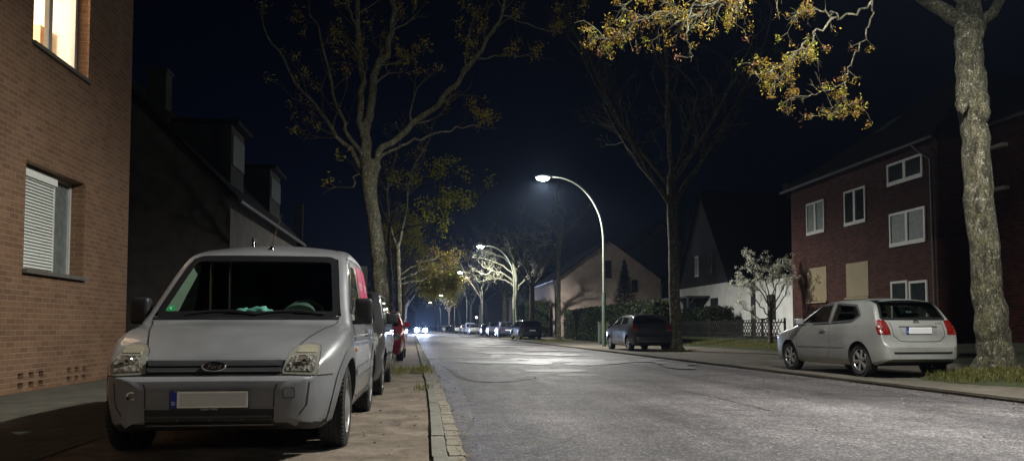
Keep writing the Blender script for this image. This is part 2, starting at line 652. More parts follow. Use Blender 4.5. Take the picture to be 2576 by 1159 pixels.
# ------------------------------------------------------------------ car builder
def round_poly(pts, r, n=4):
    out = []
    N = len(pts)
    for i in range(N):
        p0, p, p1 = Vector(pts[i - 1]), Vector(pts[i]), Vector(pts[(i + 1) % N])
        a, b = (p0 - p), (p1 - p)
        rr = min(r, a.length * 0.45, b.length * 0.45)
        a = p + a.normalized() * rr
        b = p + b.normalized() * rr
        for k in range(n + 1):
            t = k / n
            q = a * (1 - t)**2 + p * 2 * t * (1 - t) + b * t * t
            out.append((q.x, q.y))
    return out


def inset(pts, d):
    N = len(pts)
    area = sum(pts[i][0] * pts[(i + 1) % N][1] - pts[(i + 1) % N][0] * pts[i][1] for i in range(N))
    s = 1 if area > 0 else -1
    out = []
    for i in range(N):
        a, b = Vector(pts[i - 1]), Vector(pts[(i + 1) % N])
        t = (b - a)
        if t.length < 1e-9:
            t = Vector((1, 0))
        t.normalize()
        nrm = Vector((-t.y, t.x)) * s
        out.append((pts[i][0] + nrm.x * d, pts[i][1] + nrm.y * d))
    return out


def inside(pt, poly):
    x, y = pt
    c = False
    j = len(poly) - 1
    for i in range(len(poly)):
        xi, yi = poly[i]
        xj, yj = poly[j]
        if (yi > y) != (yj > y) and x < (xj - xi) * (y - yi) / (yj - yi) + xi:
            c = not c
        j = i
    return c


class Car:
    def __init__(self, name, spec, lowres=False):
        self.s = s = spec
        self.L = s['L']
        self.low = lowres
        self.root = empty(name)
        self.body_mesh()

    def top(self, y):
        return pchip(*zip(*self.s['top']), y)

    def hw(self, z):
        return pchip(*zip(*self.s['hw']), z)

    def body_mesh(self):
        s = self.s
        L = self.L
        keys = sorted(set([p[0] for p in s['top']] + [p[0] for p in s['bot']] + [p[0] for p in s['plan']]))
        step = 0.09 if self.low else 0.04
        ys = []
        for a, b in zip(keys[:-1], keys[1:]):
            n = max(1, int(math.ceil((b - a) / step)))
            ys += [a + (b - a) * k / n for k in range(n)]
        ys.append(keys[-1])
        ys = np.array(sorted(set(ys)))
        T = pchip(*zip(*s['top']), ys)
        B = pchip(*zip(*s['bot']), ys)
        P = pchip(*zip(*s['plan']), ys)
        CR = pchip(*zip(*s['crown']), ys)
        RR = pchip(*zip(*s['rad']), ys)
        ns, na, nr, nb = (14, 4, 5, 2) if self.low else (34, 7, 12, 3)
        rings = []
        for y, t, b, p, cr, rr in zip(ys, T, B, P, CR, RR):
            te = t - cr
            r = min(rr, (te - b) * 0.3)
            half = []
            xb = float(self.hw(b)) * p
            for k in range(nb):
                half.append((xb * 0.97 * k / nb, b))
            bb = min(0.04, (te - b) * 0.1)
            half.append((xb * 0.97, b))
            zs = np.linspace(b + bb, te - r, ns)
            xs = self.hw(zs) * p
            if 'bulge' in s:
                for (yc, am, zc) in s['bulge']:
                    xs = xs + am * math.exp(-((y - yc) / 0.42)**4) * np.exp(-((zs - zc) / 0.36)**4)
            for x, z in zip(xs, zs):
                half.append((float(x), float(z)))
            x0, z0 = half[-1]
            xc = float(self.hw(te)) * p
            x2 = xc - r * 1.1
            z2 = te + 0.0
            for k in range(1, na + 1):
                q = k / na
                half.append((x0 * (1 - q)**2 + xc * 2 * q * (1 - q) + x2 * q * q,
                             z0 * (1 - q)**2 + te * 2 * q * (1 - q) + z2 * q * q))
            for k in range(1, nr + 1):
                q = 1 - k / nr
                half.append((x2 * q, te + cr * (1 - q * q)))
            ring = [(x, y - L / 2, z) for x, z in half]
            ring += [(-x, y - L / 2, z) for x, z in reversed(half[1:-1])]
            rings.append(ring)
        n = len(rings[0])
        vs = [v for r in rings for v in r]
        fs = []
        for i in range(len(rings) - 1):
            for k in range(n):
                k2 = (k + 1) % n
                fs.append((i * n + k, (i + 1) * n + k, (i + 1) * n + k2, i * n + k2))
        fs.append(tuple(range(n)))
        fs.append(tuple((len(rings) - 1) * n + k for k in reversed(range(n))))
        me = D.meshes.new('body')
        me.from_pydata(vs, [], fs)
        bm = bmesh.new()
        bm.from_mesh(me)
        bmesh.ops.recalc_face_normals(bm, faces=bm.faces)
        bm.to_mesh(me)
        self.bvh = BVHTree.FromBMesh(bm)
        bm.free()
        # wheel arches cut out
        tmp = D.objects.new('tmpbody', me)
        COL.objects.link(tmp)
        cut = MB()
        ra = s['arch']
        for yw in s['wheels']:
            for sd in (-1, 1):
                prof = []
                N = 40
                vv = []
                xa, xb_ = sd * (s['W'] / 2 - 0.30), sd * (s['W'] / 2 + 0.2)
                for xx in (xa, xb_):
                    for k in range(N):
                        t = 2 * PI * k / N
                        vv.append((xx, yw - L / 2 + ra * math.cos(t), s['wr'] + ra * math.sin(t)))
                ff = [(k, (k + 1) % N, N + (k + 1) % N, N + k) for k in range(N)]
                ff += [tuple(range(N)), tuple(N + k for k in reversed(range(N)))]
                cut.add(vv, ff)
        co = cut.build('tmpcut', M['gap'])
        md = tmp.modifiers.new('b', 'BOOLEAN')
        md.operation = 'DIFFERENCE'
        md.solver = 'EXACT'
        md.object = co
        dg = bpy.context.evaluated_depsgraph_get()
        me2 = D.meshes.new_from_object(tmp.evaluated_get(dg))
        D.objects.remove(tmp)
        D.objects.remove(co)
        if len(me2.polygons) < 50:
            me2 = me
        me2.materials.clear()
        for m in (s['paint'], M['blackplastic'], M['plastic']):
            me2.materials.append(m)
        bm = bmesh.new()
        bm.from_mesh(me2)
        # see-through windows: open the sheet metal behind the panes
        kill = []
        for kind, poly in s.get('holes', []):
            pp = inset(poly, 0.02)
            for f in bm.faces:
                c = f.calc_center_median()
                nr_ = f.normal
                if kind == 'front' and nr_.y < -0.15 and inside((c.x, c.z), pp):
                    kill.append(f)
                elif kind == 'rear' and nr_.y > 0.15 and inside((c.x, c.z), pp):
                    kill.append(f)
                elif kind == 'side' and abs(nr_.x) > 0.4 and inside((c.y + L / 2, c.z), pp):
                    kill.append(f)
        bmesh.ops.delete(bm, geom=list(set(kill)), context='FACES')
        # dark wheel wells and underside
        for f in bm.faces:
            c = f.calc_center_median()
            f.material_index = 0
            for yw in s['wheels']:
                d = math.hypot(c.y + L / 2 - yw, c.z - s['wr'])
                if d < ra * 1.003 and abs(c.x) < s['W'] / 2 + 0.05 and abs(f.normal.x) < 0.5:
                    f.material_index = 1
                if d < ra * 0.98:
                    f.material_index = 1
            if f.normal.z < -0.9 and c.z < 0.5:
                f.material_index = 1
            if s.get('plastic_z') and c.z < 0.262 and c.y + L / 2 < 0.3:
                f.material_index = 1
            elif s.get('plastic_z') and c.z < s['plastic_z'] and c.y + L / 2 < 0.55 and f.material_index == 0 and c.y + L / 2 < s['wheels'][0] - ra - 0.005:
                f.material_index = 2
        bm.to_mesh(me2)
        bm.free()
        me2.shade_smooth()
        me2.set_sharp_from_angle(angle=R(32))
        me2.name = 'body'
        o = D.objects.new('body', me2)
        COL.objects.link(o)
        o.parent = self.root
        self.body = o

    # project a planar point onto the body surface
    def prj(self, u, v, axis, off):
        L = self.L
        if axis == 'front':
            o, d = Vector((u, -L / 2 - 1, v)), Vector((0, 1, 0))
        elif axis == 'rear':
            o, d = Vector((u, L / 2 + 1, v)), Vector((0, -1, 0))
        elif axis == 'right':   # +x side seen, u is y
            o, d = Vector((2, u - L / 2, v)), Vector((-1, 0, 0))
        elif axis == 'left':
            o, d = Vector((-2, u - L / 2, v)), Vector((1, 0, 0))
        else:
            o, d = Vector((u, v - L / 2, 4)), Vector((0, 0, -1))
        h = self.bvh.ray_cast(o, d)
        if h[0] is None:
            h = self.bvh.find_nearest(o + d * 1.5)
        p, nrm = h[0], h[1]
        if nrm.dot(d) > 0:
            nrm = -nrm
        return p + nrm * off, d, nrm

    def patch(self, name, poly, axis, off, mat, parent=None, res=0.05, thick=0.014):
        bm = bmesh.new()
        vs = [bm.verts.new((p[0], p[1], 0)) for p in poly]
        f = bm.faces.new(vs)
        bmesh.ops.triangulate(bm, faces=[f])
        if self.low:
            res = 0.15
        for _ in range(5):
            ed = [e for e in bm.edges if e.calc_length() > res]
            if not ed:
                break
            bmesh.ops.subdivide_edges(bm, edges=ed, cuts=1)
            bmesh.ops.triangulate(bm, faces=[f for f in bm.faces if len(f.verts) > 3])
        nn = {}
        for v in bm.verts:
            p, d, nrm = self.prj(v.co.x, v.co.y, axis, off)
            v.co = p
            nn[v.index] = nrm
        if thick:
            be = [e for e in bm.edges if e.is_boundary]
            bm.verts.index_update()
            r = bmesh.ops.extrude_edge_only(bm, edges=be)
            for v in r['geom']:
                if isinstance(v, bmesh.types.BMVert):
                    q = self.bvh.find_nearest(v.co)
                    nrm = q[1]
                    v.co = v.co - nrm * thick
        bmesh.ops.recalc_face_normals(bm, faces=bm.faces)
        me = D.meshes.new(name)
        bm.to_mesh(me)
        bm.free()
        me.materials.append(mat)
        me.shade_smooth()
        me.set_sharp_from_angle(angle=R(40))
        o = D.objects.new(name, me)
        COL.objects.link(o)
        o.parent = parent or self.root
        return o

    def ring(self, name, poly, w_in, w_out, axis, off, mat, parent=None, raised=0.0):
        a, b = inset(poly, w_in), inset(poly, -w_out)
        mb = MB()
        N = len(poly)
        va, vb = [], []
        segs = []
        for i in range(N):
            p0, p1 = poly[i], poly[(i + 1) % N]
            n = max(1, int(math.hypot(p1[0] - p0[0], p1[1] - p0[1]) / (0.2 if self.low else 0.05)))
            for k in range(n):
                t = k / n
                j = (i + 1) % N
                va.append(tuple(a[i][q] * (1 - t) + a[j][q] * t for q in (0, 1)))
                vb.append(tuple(b[i][q] * (1 - t) + b[j][q] * t for q in (0, 1)))
        K = len(va)
        vs = []
        for p in va:
            vs.append(self.prj(*p, axis, off)[0])
        for p in vb:
            vs.append(self.prj(*p, axis, off)[0])
        for p in vb:
            vs.append(self.prj(*p, axis, -0.01)[0])
        fs = []
        for k in range(K):
            k2 = (k + 1) % K
            fs.append((k, k2, K + k2, K + k))
            fs.append((K + k, K + k2, 2 * K + k2, 2 * K + k))
        mb.add(vs, fs)
        return mb.build(name, mat, parent or self.root, True, 50)

    def strips(self, name, lines, w, off, mat, parent=None, res=0.04):
        """lines: list of (axis, [(u,v)...]) drawn as narrow ribbons on the skin"""
        mb = MB()
        for axis, pts in lines:
            q = []
            for p0, p1 in zip(pts[:-1], pts[1:]):
                n = max(1, int(math.hypot(p1[0] - p0[0], p1[1] - p0[1]) / res))
                q += [(p0[0] + (p1[0] - p0[0]) * k / n, p0[1] + (p1[1] - p0[1]) * k / n) for k in range(n)]
            q.append(pts[-1])
            L_, R_ = [], []
            for i, p in enumerate(q):
                a, b = q[max(0, i - 1)], q[min(len(q) - 1, i + 1)]
                t = Vector((b[0] - a[0], b[1] - a[1]))
                t.normalize()
                nx, ny = -t.y * w / 2, t.x * w / 2
                L_.append(self.prj(p[0] + nx, p[1] + ny, axis, off)[0])
                R_.append(self.prj(p[0] - nx, p[1] - ny, axis, off)[0])
            K = len(q)
            mb.add(L_ + R_, [(k, k + 1, K + k + 1, K + k) for k in range(K - 1)])
        return mb.build(name, mat, parent or self.root)

    def wheel(self, x, yw, sd, style):
        s = self.s
        r = s['wr']
        wt = 0.20
        c = (x, yw - self.L / 2, r)
        n = 20 if self.low else 48
        hub = MB()
        hub.lathe([(-0.05, 0.001), (-0.05, r * 0.42), (0.0, r * 0.42), (0.0, 0.001)], n // 2)
        root = hub.build('wheel', M['discmetal'], self.root, True)
        root.location = c
        rr = r * 0.66
        ty = MB()
        prof = [(-wt / 2 + 0.015, rr), (-wt / 2, rr + 0.02), (-wt / 2 - 0.004, (rr + r) / 2), (-wt / 2 + 0.012, r - 0.014), (-wt / 2 + 0.03, r),
                (wt / 2 - 0.03, r), (wt / 2 - 0.012, r - 0.014), (wt / 2 + 0.004, (rr + r) / 2), (wt / 2, rr + 0.02), (wt / 2 - 0.015, rr)]
        if not self.low:   # tread grooves
            g = []
            for k in range(4):
                a = -wt / 2 + 0.045 + k * 0.034
                g += [(a, r), (a + 0.002, r - 0.008), (a + 0.008, r - 0.008), (a + 0.010, r)]
            prof = prof[:5] + g + prof[5:]
        ty.lathe(prof, n)
        if not self.low:   # tread blocks across the shoulders
            for k in range(54):
                t = 2 * PI * k / 54
                for a0, a1 in ((-wt / 2 + 0.008, -wt / 2 + 0.036), (wt / 2 - 0.036, wt / 2 - 0.008)):
                    ct, st = math.cos(t), math.sin(t)
                    dv = Vector((0, -st, ct)) * 0.011
                    rad = Vector((0, ct, st))
                    p = [Vector((a, 0, 0)) + rad * q + dv * e for q in (r - 0.02, r + 0.004) for a in (a0, a1) for e in (-1, 1)]
                    ty.add(p, [(0, 1, 3, 2), (4, 6, 7, 5), (0, 4, 5, 1), (2, 3, 7, 6), (0, 2, 6, 4), (1, 5, 7, 3)])
        ty.build('tyre', M['rubber'], root, True, 30)
        ri = MB()
        o = sd * (wt / 2 - 0.012)
        # rim barrel and lip
        ri.lathe([(-sd * wt * 0.4, rr * 0.96), (o * 0.9, rr * 0.96), (o, rr * 0.97), (o + sd * 0.008, rr), (o - sd * 0.004, rr + 0.008)], n)
        if style == 'cap':
            ri.lathe([(o - sd * 0.004, rr * 0.97), (o + sd * 0.004, rr * 0.9), (o - sd * 0.018, rr * 0.78), (o + sd * 0.008, rr * 0.45), (o + sd * 0.022, rr * 0.3), (o + sd * 0.02, 0.001)], n)
            for k in range(8):
                t = 2 * PI * k / 8
                ct, st = math.cos(t), math.sin(t)
                ri.add([Vector((o + sd * (0.004 if q < rr * .7 else 0.0), 0, 0)) + Vector((0, ct, st)) * q + Vector((0, -st, ct)) * e for q in (rr * 0.5, rr * 0.86) for e in (-0.014, 0.014)], [(0, 1, 3, 2)])
        else:
            ri.lathe([(o - sd * 0.03, 0.001), (o - sd * 0.002, 0.001), (o - sd * 0.004, rr * 0.22), (o - sd * 0.03, rr * 0.25)], 16)
            ns = {'alloy5': 5, 'alloy6': 6}[style]
            for k in range(ns):
                t = 2 * PI * (k + 0.25) / ns
                rad = Vector((0, math.cos(t), math.sin(t)))
                tan = Vector((0, -math.sin(t), math.cos(t)))
                for e0, e1 in ((-1, 1),):
                    a, b = rr * 0.14, rr * 0.99
                    w0, w1 = 0.026, 0.036 if ns == 6 else 0.05
                    ps = []
                    for q, w_, dx in ((a, w0, -0.004), (b, w1, 0.0)):
                        for e in (-1, 1):
                            ps.append(rad * q + tan * (w_ * e) + Vector((o + sd * (dx - 0.006), 0, 0)))
                        for e in (-0.5, 0.5):
                            ps.append(rad * q + tan * (w_ * e) + Vector((o + sd * (dx + 0.010), 0, 0)))
                        for e in (-1, 1):
                            ps.append(rad * q + tan * (w_ * e) + Vector((o + sd * (dx - 0.035), 0, 0)))
                    ri.add(ps, [(0, 6, 8, 2), (2, 8, 9, 3), (3, 9, 7, 1), (0, 4, 10, 6), (1, 7, 11, 5), (2, 3, 1, 0)])
        ri.build('rim', M['steelrim'] if style == 'cap' else M['alloy'], root, True, 30)
        return root

    def wheels(self, style):
        for yw in self.s['wheels']:
            for sd in (-1, 1):
                self.wheel(sd * (self.s['W'] / 2 - 0.125), yw, sd, style)

    def mirror(self, y, z, mat, size=(0.10, 0.07, 0.10), arm=0.06):
        hx = float(self.hw(z))
        for sd in (-1, 1):
            bm = bmesh.new()
            bmesh.ops.create_cube(bm, size=2)
            bmesh.ops.bevel(bm, geom=list(bm.edges), offset=0.45, segments=3, affect='EDGES', profile=0.6)
            w, dp, hh = size
            cx = sd * (hx + arm + w)
            for v in bm.verts:
                tz = v.co.z
                v.co = Vector((cx + v.co.x * w, y - self.L / 2 + v.co.y * dp * (0.8 if v.co.y < 0 else 1.0), z + 0.03 + tz * hh))
            me = D.meshes.new('mirror')
            bm.to_mesh(me)
            bm.free()
            me.materials.append(mat)
            me.shade_smooth()
            o = D.objects.new('mirror', me)
            COL.objects.link(o)
            o.parent = self.root
            a = MB()
            a.box(min(sd * (hx - 0.03), cx), max(sd * (hx - 0.03), cx), y - self.L / 2 - 0.03, y - self.L / 2 + 0.03, z - hh * 0.75, z - hh * 0.45)
            a.build('mirror_arm', M['blackplastic'], o)

    def plate(self, front, z, tilt=0.0, txt=None, u0=0.0, blank=False, proud=0.012):
        s = -1 if front else 1
        p, d, nrm = self.prj(u0, z, 'front' if front else 'rear', 0.0)
        y = p.y + s * proud
        f = MB()
        w, h = 0.52, 0.112
        f.box(u0 - w / 2 - 0.008, u0 + w / 2 + 0.008, y - 0.006, y + 0.006, z - h / 2 - 0.022, z + h / 2 + 0.008)
        fr = f.build('number_plate', M['blackplastic'], self.root)
        g = MB()
        ya, yb = (y - 0.010, y - 0.004) if front else (y + 0.004, y + 0.010)
        g.box(u0 - w / 2, u0 + w / 2, ya, yb, z - h / 2, z + h / 2)
        g.build('plate_sheet', M['platewhite'], fr)
        # blue band stands at the left as read
        e = s
        b0, b1 = u0 - e * 0 + (-w / 2 if front else w / 2), 0
        x0 = u0 + (-w / 2 if front else w / 2 - 0.045)
        k = MB()
        yc, yd = (y - 0.0125, y - 0.010) if front else (y + 0.010, y + 0.0125)
        k.box(x0, x0 + 0.045, yc, yd, z - h / 2, z + h / 2)
        k.build('blue_band', M['plateblue'], fr)
        rot = (PI / 2, 0, 0 if front else PI)
        yt = y - 0.013 if front else y + 0.013
        text_mesh('D', 0.034, 'country_letter', M['platewhite'], fr, (x0 + 0.0225, yt, z - 0.025), rot, 0.0008)
        if blank:
            q = MB()
            xa, xb = (u0 - w / 2 + 0.062, u0 + w / 2 - 0.012) if front else (u0 - w / 2 + 0.012, u0 + w / 2 - 0.062)
            q.box(xa, xb, yc, yd, z - h / 2 + 0.012, z + h / 2 - 0.012)
            q.build('blank_field', M['plategrey'], fr)
        if txt:
            text_mesh(txt, 0.105, 'plate_letters', M['seal'], fr, (u0 + (0.02 if front else -0.02), yt, z), rot, 0.0008, sx=0.62)
        return fr


def mirrorp(poly):
    return [(-x, z) for x, z in reversed(poly)]


# --- interior pieces shared by the cars with clear glass
def seats(car, ys, z, xs=(-0.37, 0.37), mat=None, w=0.25):
    mat = mat or M['interior']
    for y in ys:
        for x in xs:
            mb = MB()
            yl = y - car.L / 2
            mb.box(x - w, x + w, yl, yl + 0.5, z - 0.12, z)
            # leaning backrest and headrest
            a = [(x - w, yl + 0.44), (x + w, yl + 0.44)]
            mb.add([(x - w, yl + .40, z), (x + w, yl + .40, z), (x + w, yl + .55, z), (x - w, yl + .55, z),
                    (x - w * .8, yl + .58, z + .58), (x + w * .8, yl + .58, z + .58), (x + w * .8, yl + .68, z + .58), (x - w * .8, yl + .68, z + .58)],
                   [(0, 3, 2, 1), (4, 5, 6, 7), (0, 1, 5, 4), (1, 2, 6, 5), (2, 3, 7, 6), (3, 0, 4, 7)])
            mb.box(x - .13, x + .13, yl + .60, yl + .70, z + .62, z + .80)
            o = mb.build('seat', mat, car.root)
            bv = o.modifiers.new('b', 'BEVEL')
            bv.width = 0.04
            bv.segments = 3


# ------------------------------------------------------------------ street lamps
M['mast'] = simple('lamp_mast_paint', (0.30, 0.33, 0.27), 0.45, 0.2, 0.12, 8)
M['mastdark'] = simple('lamp_mast_foot', (0.07, 0.10, 0.07), 0.6, 0.1, 0.2, 8)
M['lampglow'] = emis('lamp_glow', (0.90, 1.0, 0.97), 250.0)
M['lamphead'] = simple('lamp_head', (0.25, 0.26, 0.25), 0.4, 0.3, 0.1, 8)


def lamp_light(name, loc, power, parent, col=(1.0, 0.985, 0.925), size=0.35):
    if name == 'lamp_light':        # shielded street luminaire: wide downward cone
        l = D.lights.new(name, 'SPOT')
        l.spot_size = R(166)
        l.spot_blend = 0.42
        l.shadow_soft_size = 0.12
    else:
        l = D.lights.new(name, 'POINT')
        l.shadow_soft_size = size
    l.energy = power
    l.color = col
    o = D.objects.new(name, l)
    COL.objects.link(o)
    o.location = loc
    o.parent = parent
    return o


def make_lamp():
    root = empty('street_lamp')
    a = MB()
    a.lathe([(0, 0.105), (0.02, 0.10), (2.55, 0.10), (2.62, 0.075), (2.66, 0.075)], 20, 'Z')
    a.build('lower_mast', M['mastdark'], root, True)
    pts = []
    px = [(0, 2.6), (0, 4.0), (0.0, 5.2), (-0.06, 5.9), (-0.18, 6.45), (-0.42, 7.0), (-0.75, 7.5), (-1.15, 7.9), (-1.6, 8.18), (-2.1, 8.35), (-2.6, 8.40), (-2.75, 8.40)]
    zz = [p[1] for p in px]
    tt = list(range(len(px)))
    for k in range(0, (len(px) - 1) * 4 + 1):
        t = k / 4
        pts.append((pchip(tt, [p[0] for p in px], t), 0, pchip(tt, zz, t)))
    pts = [(float(p[0]), 0, float(p[2])) for p in pts]
    rad = [0.068 - 0.032 * k / len(pts) for k in range(len(pts))]
    b = MB()
    b.tube(pts, rad, 14)
    b.build('curved_mast', M['mast'], root, True, 60)
    c = MB()
    c.box(-0.03, 0.03, -0.115, -0.07, 0.7, 1.15)
    c.build('service_door', M['mast'], root)
    h = MB()
    prof = [(-0.36, 0.03), (-0.34, 0.075), (-0.2, 0.12), (0.1, 0.14), (0.32, 0.12), (0.40, 0.06), (0.42, 0.01)]
    h.lathe(prof, 20, 'X', (-3.02, 0, 8.36))
    vs = []
    for v in h.v:
        z = v[2]
        if z < 8.34:
            z = 8.34
        vs.append((v[0], v[1], z))
    h.v = vs
    hd = h.build('lamp_head', M['lamphead'], root, True, 50)
    g = MB()
    n = 20
    g.lathe([(-0.09, 0.001), (-0.085, 0.08), (-0.05, 0.15), (0.0, 0.17)], n, 'Z', (-3.05, 0, 8.335))
    g.v = [(-3.05 + (v[0] + 3.05) * 1.9, v[1] * 1.1, 8.335 + (v[2] - 8.335) * 1.8) for v in g.v]
    g.build('lamp_glass', M['lampglow'], hd, True, 60)
    return root


LAMPS = [(8.6, 7.0, 'street lamp standing beside the camera, just outside the right of the picture'),
         (8.6, -17.0, 'street lamp standing behind the camera, outside the picture'),
         (8.78, 37.6, 'nearest lit street lamp, tall curved mast right of the road before the dark hatchback'),
         (8.0, 70.0, 'second lit street lamp, its mast beside the brightly lit bare tree'),
         (7.6, 103.0, 'third street lamp back, its head among the orange leaves'),
         (7.15, 134.0, 'fourth street lamp back with a small bright head'),
         (6.6, 176.0, 'fifth street lamp back, glowing within the yellow-green leaves'),
         (4.4, 225.0, 'sixth and farthest street lamp, a dot of light above the oncoming car')]
proto_lamp = make_lamp()
lamp_roots = []
for i, (x, y, lab) in enumerate(LAMPS):
    o = proto_lamp if i == 0 else copy_tree(proto_lamp)
    o.location = (x, y, 0.03)
    tag(o, lab, 'street lamp', 'street lamps along the right of the road')
    lamp_roots.append(o)
for i, o in enumerate(lamp_roots):
    lamp_light('lamp_light', (-3.05, 0, 8.16), LAMP_POWER * (1.35, 0.6, 1.75, 1.6, 0.7, 1.0, 1.0, 1.0)[i], o)
    lamp_light('lamp_stray_light', (-3.05, 0, 8.10), LAMP_POWER * (0.025, 0.0, 0.08, 0.10, 0.08, 0.08, 0.08, 0.08)[i], o, size=0.1)

# ------------------------------------------------------------------ ground, road, kerbs


def strip(name, x0, x1, y0, y1, z, mat, kind='structure', zs=None, step=2.0, parent=None):
    """a strip of ground that follows the bend of the street"""
    n = int((y1 - y0) / step)
    mb = MB()
    xs = [x0 + (x1 - x0) * k / (1 if not zs else len(zs) - 1) for k in range(2 if not zs else len(zs))]
    zz = zs or [z, z]
    vs = []
    for i in range(n + 1):
        y = y0 + (y1 - y0) * i / n
        for x, q in zip(xs, zz):
            vs.append((x + bend(y), y, q))
    m = len(xs)
    mb.add(vs, [(i * m + j, i * m + j + 1, (i + 1) * m + j + 1, (i + 1) * m + j) for i in range(n) for j in range(m - 1)])
    o = mb.build(name, mat, parent)
    if kind:
        tag(o, kind=kind)
    return o


g = MB()
g.quad((-900, -200, -0.12), (900, -200, -0.12), (900, 2500, -0.12), (-900, 2500, -0.12))
tag(g.build('ground', M['soil']), kind='structure')
strip('road', 0.30, 7.45, -12, 330, 0.0, M['asphalt'])
strip('left_verge', -2.75, 0.055, -12, 330, 0.0, M['dirt'])
strip('left_pavement', -5.9, -2.75, -12, 330, 0.006, M['paving'])
strip('left_gardens', -40, -5.9, -12, 330, 0.0, M['soil'])
strip('right_verge', 7.62, 10.7, -12, 330, 0.045, M['dirtdark'])
strip('right_pavement', 10.7, 13.4, -12, 330, 0.05, M['dirtdark'])
strip('lawn', 13.4, 19.0, -12, 330, 0.05, M['lawn'], zs=[0.05, 0.12, 0.28, 0.42, 0.5, 0.5])
strip('right_gardens', 19.0, 60, -12, 330, 0.5, M['soil'])


def kerb_run(name, x0, x1, z0, z1, y0, y1, ln, mat, gap=0.008, rng=random.Random(3)):
    mb = MB()
    y = y0
    while y < y1:
        l = ln * rng.uniform(0.92, 1.08)
        dz = rng.uniform(-0.004, 0.004)
        dx = rng.uniform(-0.006, 0.006)
        b0, b1 = bend(y), bend(y + l)
        ya, yb = y + gap / 2, y + l - gap / 2
        a, c = x0 + dx, x1 + dx
        e = 0.012
        vs = [(a + b0, ya, z0), (c + b0, ya, z0), (c + b1, yb, z0), (a + b1, yb, z0),
              (a + b0, ya, z1 + dz), (c + b0 - e, ya, z1 + dz), (c + b1 - e, yb, z1 + dz), (a + b1, yb, z1 + dz),
              (c + b0, ya, z1 + dz - e), (c + b1, yb, z1 + dz - e)]
        mb.add(vs, [(4, 5, 6, 7), (5, 8, 9, 6), (8, 1, 2, 9), (0, 4, 7, 3), (0, 1, 8, 5, 4), (3, 7, 6, 9, 2)])
        y += l
    return tag(mb.build(name, mat), kind='structure')


kerb_run('kerb', 0.058, 0.168, -0.05, 0.035, -6, 260, 0.98, M['kerb'])
kerb_run('gutter', 0.176, 0.298, -0.05, 0.014, -6, 160, 0.17, M['gutter'])
kerb_run('kerb', 7.46, 7.60, -0.05, 0.058, -6, 260, 0.98, M['kerbdark'])
# joints filled with soil
strip('kerb_bed', 0.055, 0.300, -12, 330, 0.004, M['dirtdark'])
strip('kerb_bed', 7.45, 7.62, -12, 330, 0.03, M['soil'])


def blob(cx, cy, rx, ry, n=28, seed=0, rough=0.15):
    rng = random.Random(seed)
    ph = [rng.uniform(0, 6.28) for _ in range(5)]
    out = []
    for k in range(n):
        t = 2 * PI * k / n
        r = 1 + sum(rough / (j + 1) * math.sin((j + 2) * t + ph[j]) for j in range(5))
        out.append((cx + rx * r * math.cos(t), cy + ry * r * math.sin(t)))
    return out


def sheet(name, pts, z, mat, kind='structure'):
    mb = MB()
    mb.add([(x + bend(y), y, z) for x, y in pts], [tuple(range(len(pts)))])
    return tag(mb.build(name, mat), kind=kind)


def patchmat(name, lo, hi, rough=0.75):
    return ground_mat(name, [(0.3, lo), (0.7, hi)], 1.1, 120, 0.5, rough, 0.01)


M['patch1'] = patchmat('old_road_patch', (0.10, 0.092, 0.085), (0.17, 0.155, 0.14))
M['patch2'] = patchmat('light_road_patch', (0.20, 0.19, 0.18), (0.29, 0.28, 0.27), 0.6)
M['patch3'] = patchmat('worn_road_highlight', (0.13, 0.128, 0.13), (0.26, 0.255, 0.252), 0.55)  # worn asphalt, its pale tone also painting in lamp highlights


def gp(px, py):
    fw_y = at(px, py, 10.0)
    d = fw_y - Vector((0, 0, CAM_H))
    t = -CAM_H / d.z
    return (d.x * t, d.y * t)


# repaired patch with tar seam in the near lane
pp = [gp(*p) for p in [(1131, 922), (1150, 935), (1152, 943), (1170, 952), (1200, 960), (1250, 962), (1300, 959), (1349, 952), (1345, 945), (1320, 930), (1290, 921), (1245, 916), (1190, 917)]]
pp = round_poly(pp, 0.12, 2)
out = inset(pp, 0.06) if False else [(x, y) for x, y in pp]
sheet('road_patch', inset(pp, -0.0), 0.008, M['asphalt'])
tr = MB()
rng = random.Random(5)
seam = [(x, y, 0.010) for x, y in pp] + [(pp[0][0], pp[0][1], 0.010)]
vs, fs = [], []
for i, p in enumerate(seam):
    w = rng.choice([0.004, 0.012, 0.02, 0.03]) * (1.3 if p[1] < 14 else 0.9)
    q = seam[(i + 1) % len(seam)]
    vs += [(p[0] - 0.3 * w, p[1] - w, 0.010), (p[0] + 0.3 * w, p[1] + w, 0.010)]
fs = [(2 * i, 2 * i + 2, 2 * i + 3, 2 * i + 1) for i in range(len(seam) - 1)]
tr.add(vs, fs)
tag(tr.build('tar_seam', M['tar']), kind='structure')
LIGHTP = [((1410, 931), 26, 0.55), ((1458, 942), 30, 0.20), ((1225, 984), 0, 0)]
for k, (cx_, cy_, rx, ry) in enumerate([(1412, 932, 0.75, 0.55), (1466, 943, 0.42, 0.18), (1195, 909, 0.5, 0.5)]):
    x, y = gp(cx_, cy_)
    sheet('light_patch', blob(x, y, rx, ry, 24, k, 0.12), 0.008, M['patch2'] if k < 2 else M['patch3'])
rng = random.Random(11)
for k in range(34):
    y = 18 + 80 * rng.random() ** 1.3
    x = rng.uniform(1.6, 6.6)
    sheet('worn_highlight_patch', blob(x, y, rng.uniform(0.3, 1.3), rng.uniform(0.25, 0.8) * (1 + y * 0.05), 40, 40 + k, 0.5), 0.004 + 0.0006 * k, M['patch3'])  # worn spots with the gleam of the lamps put into their colour
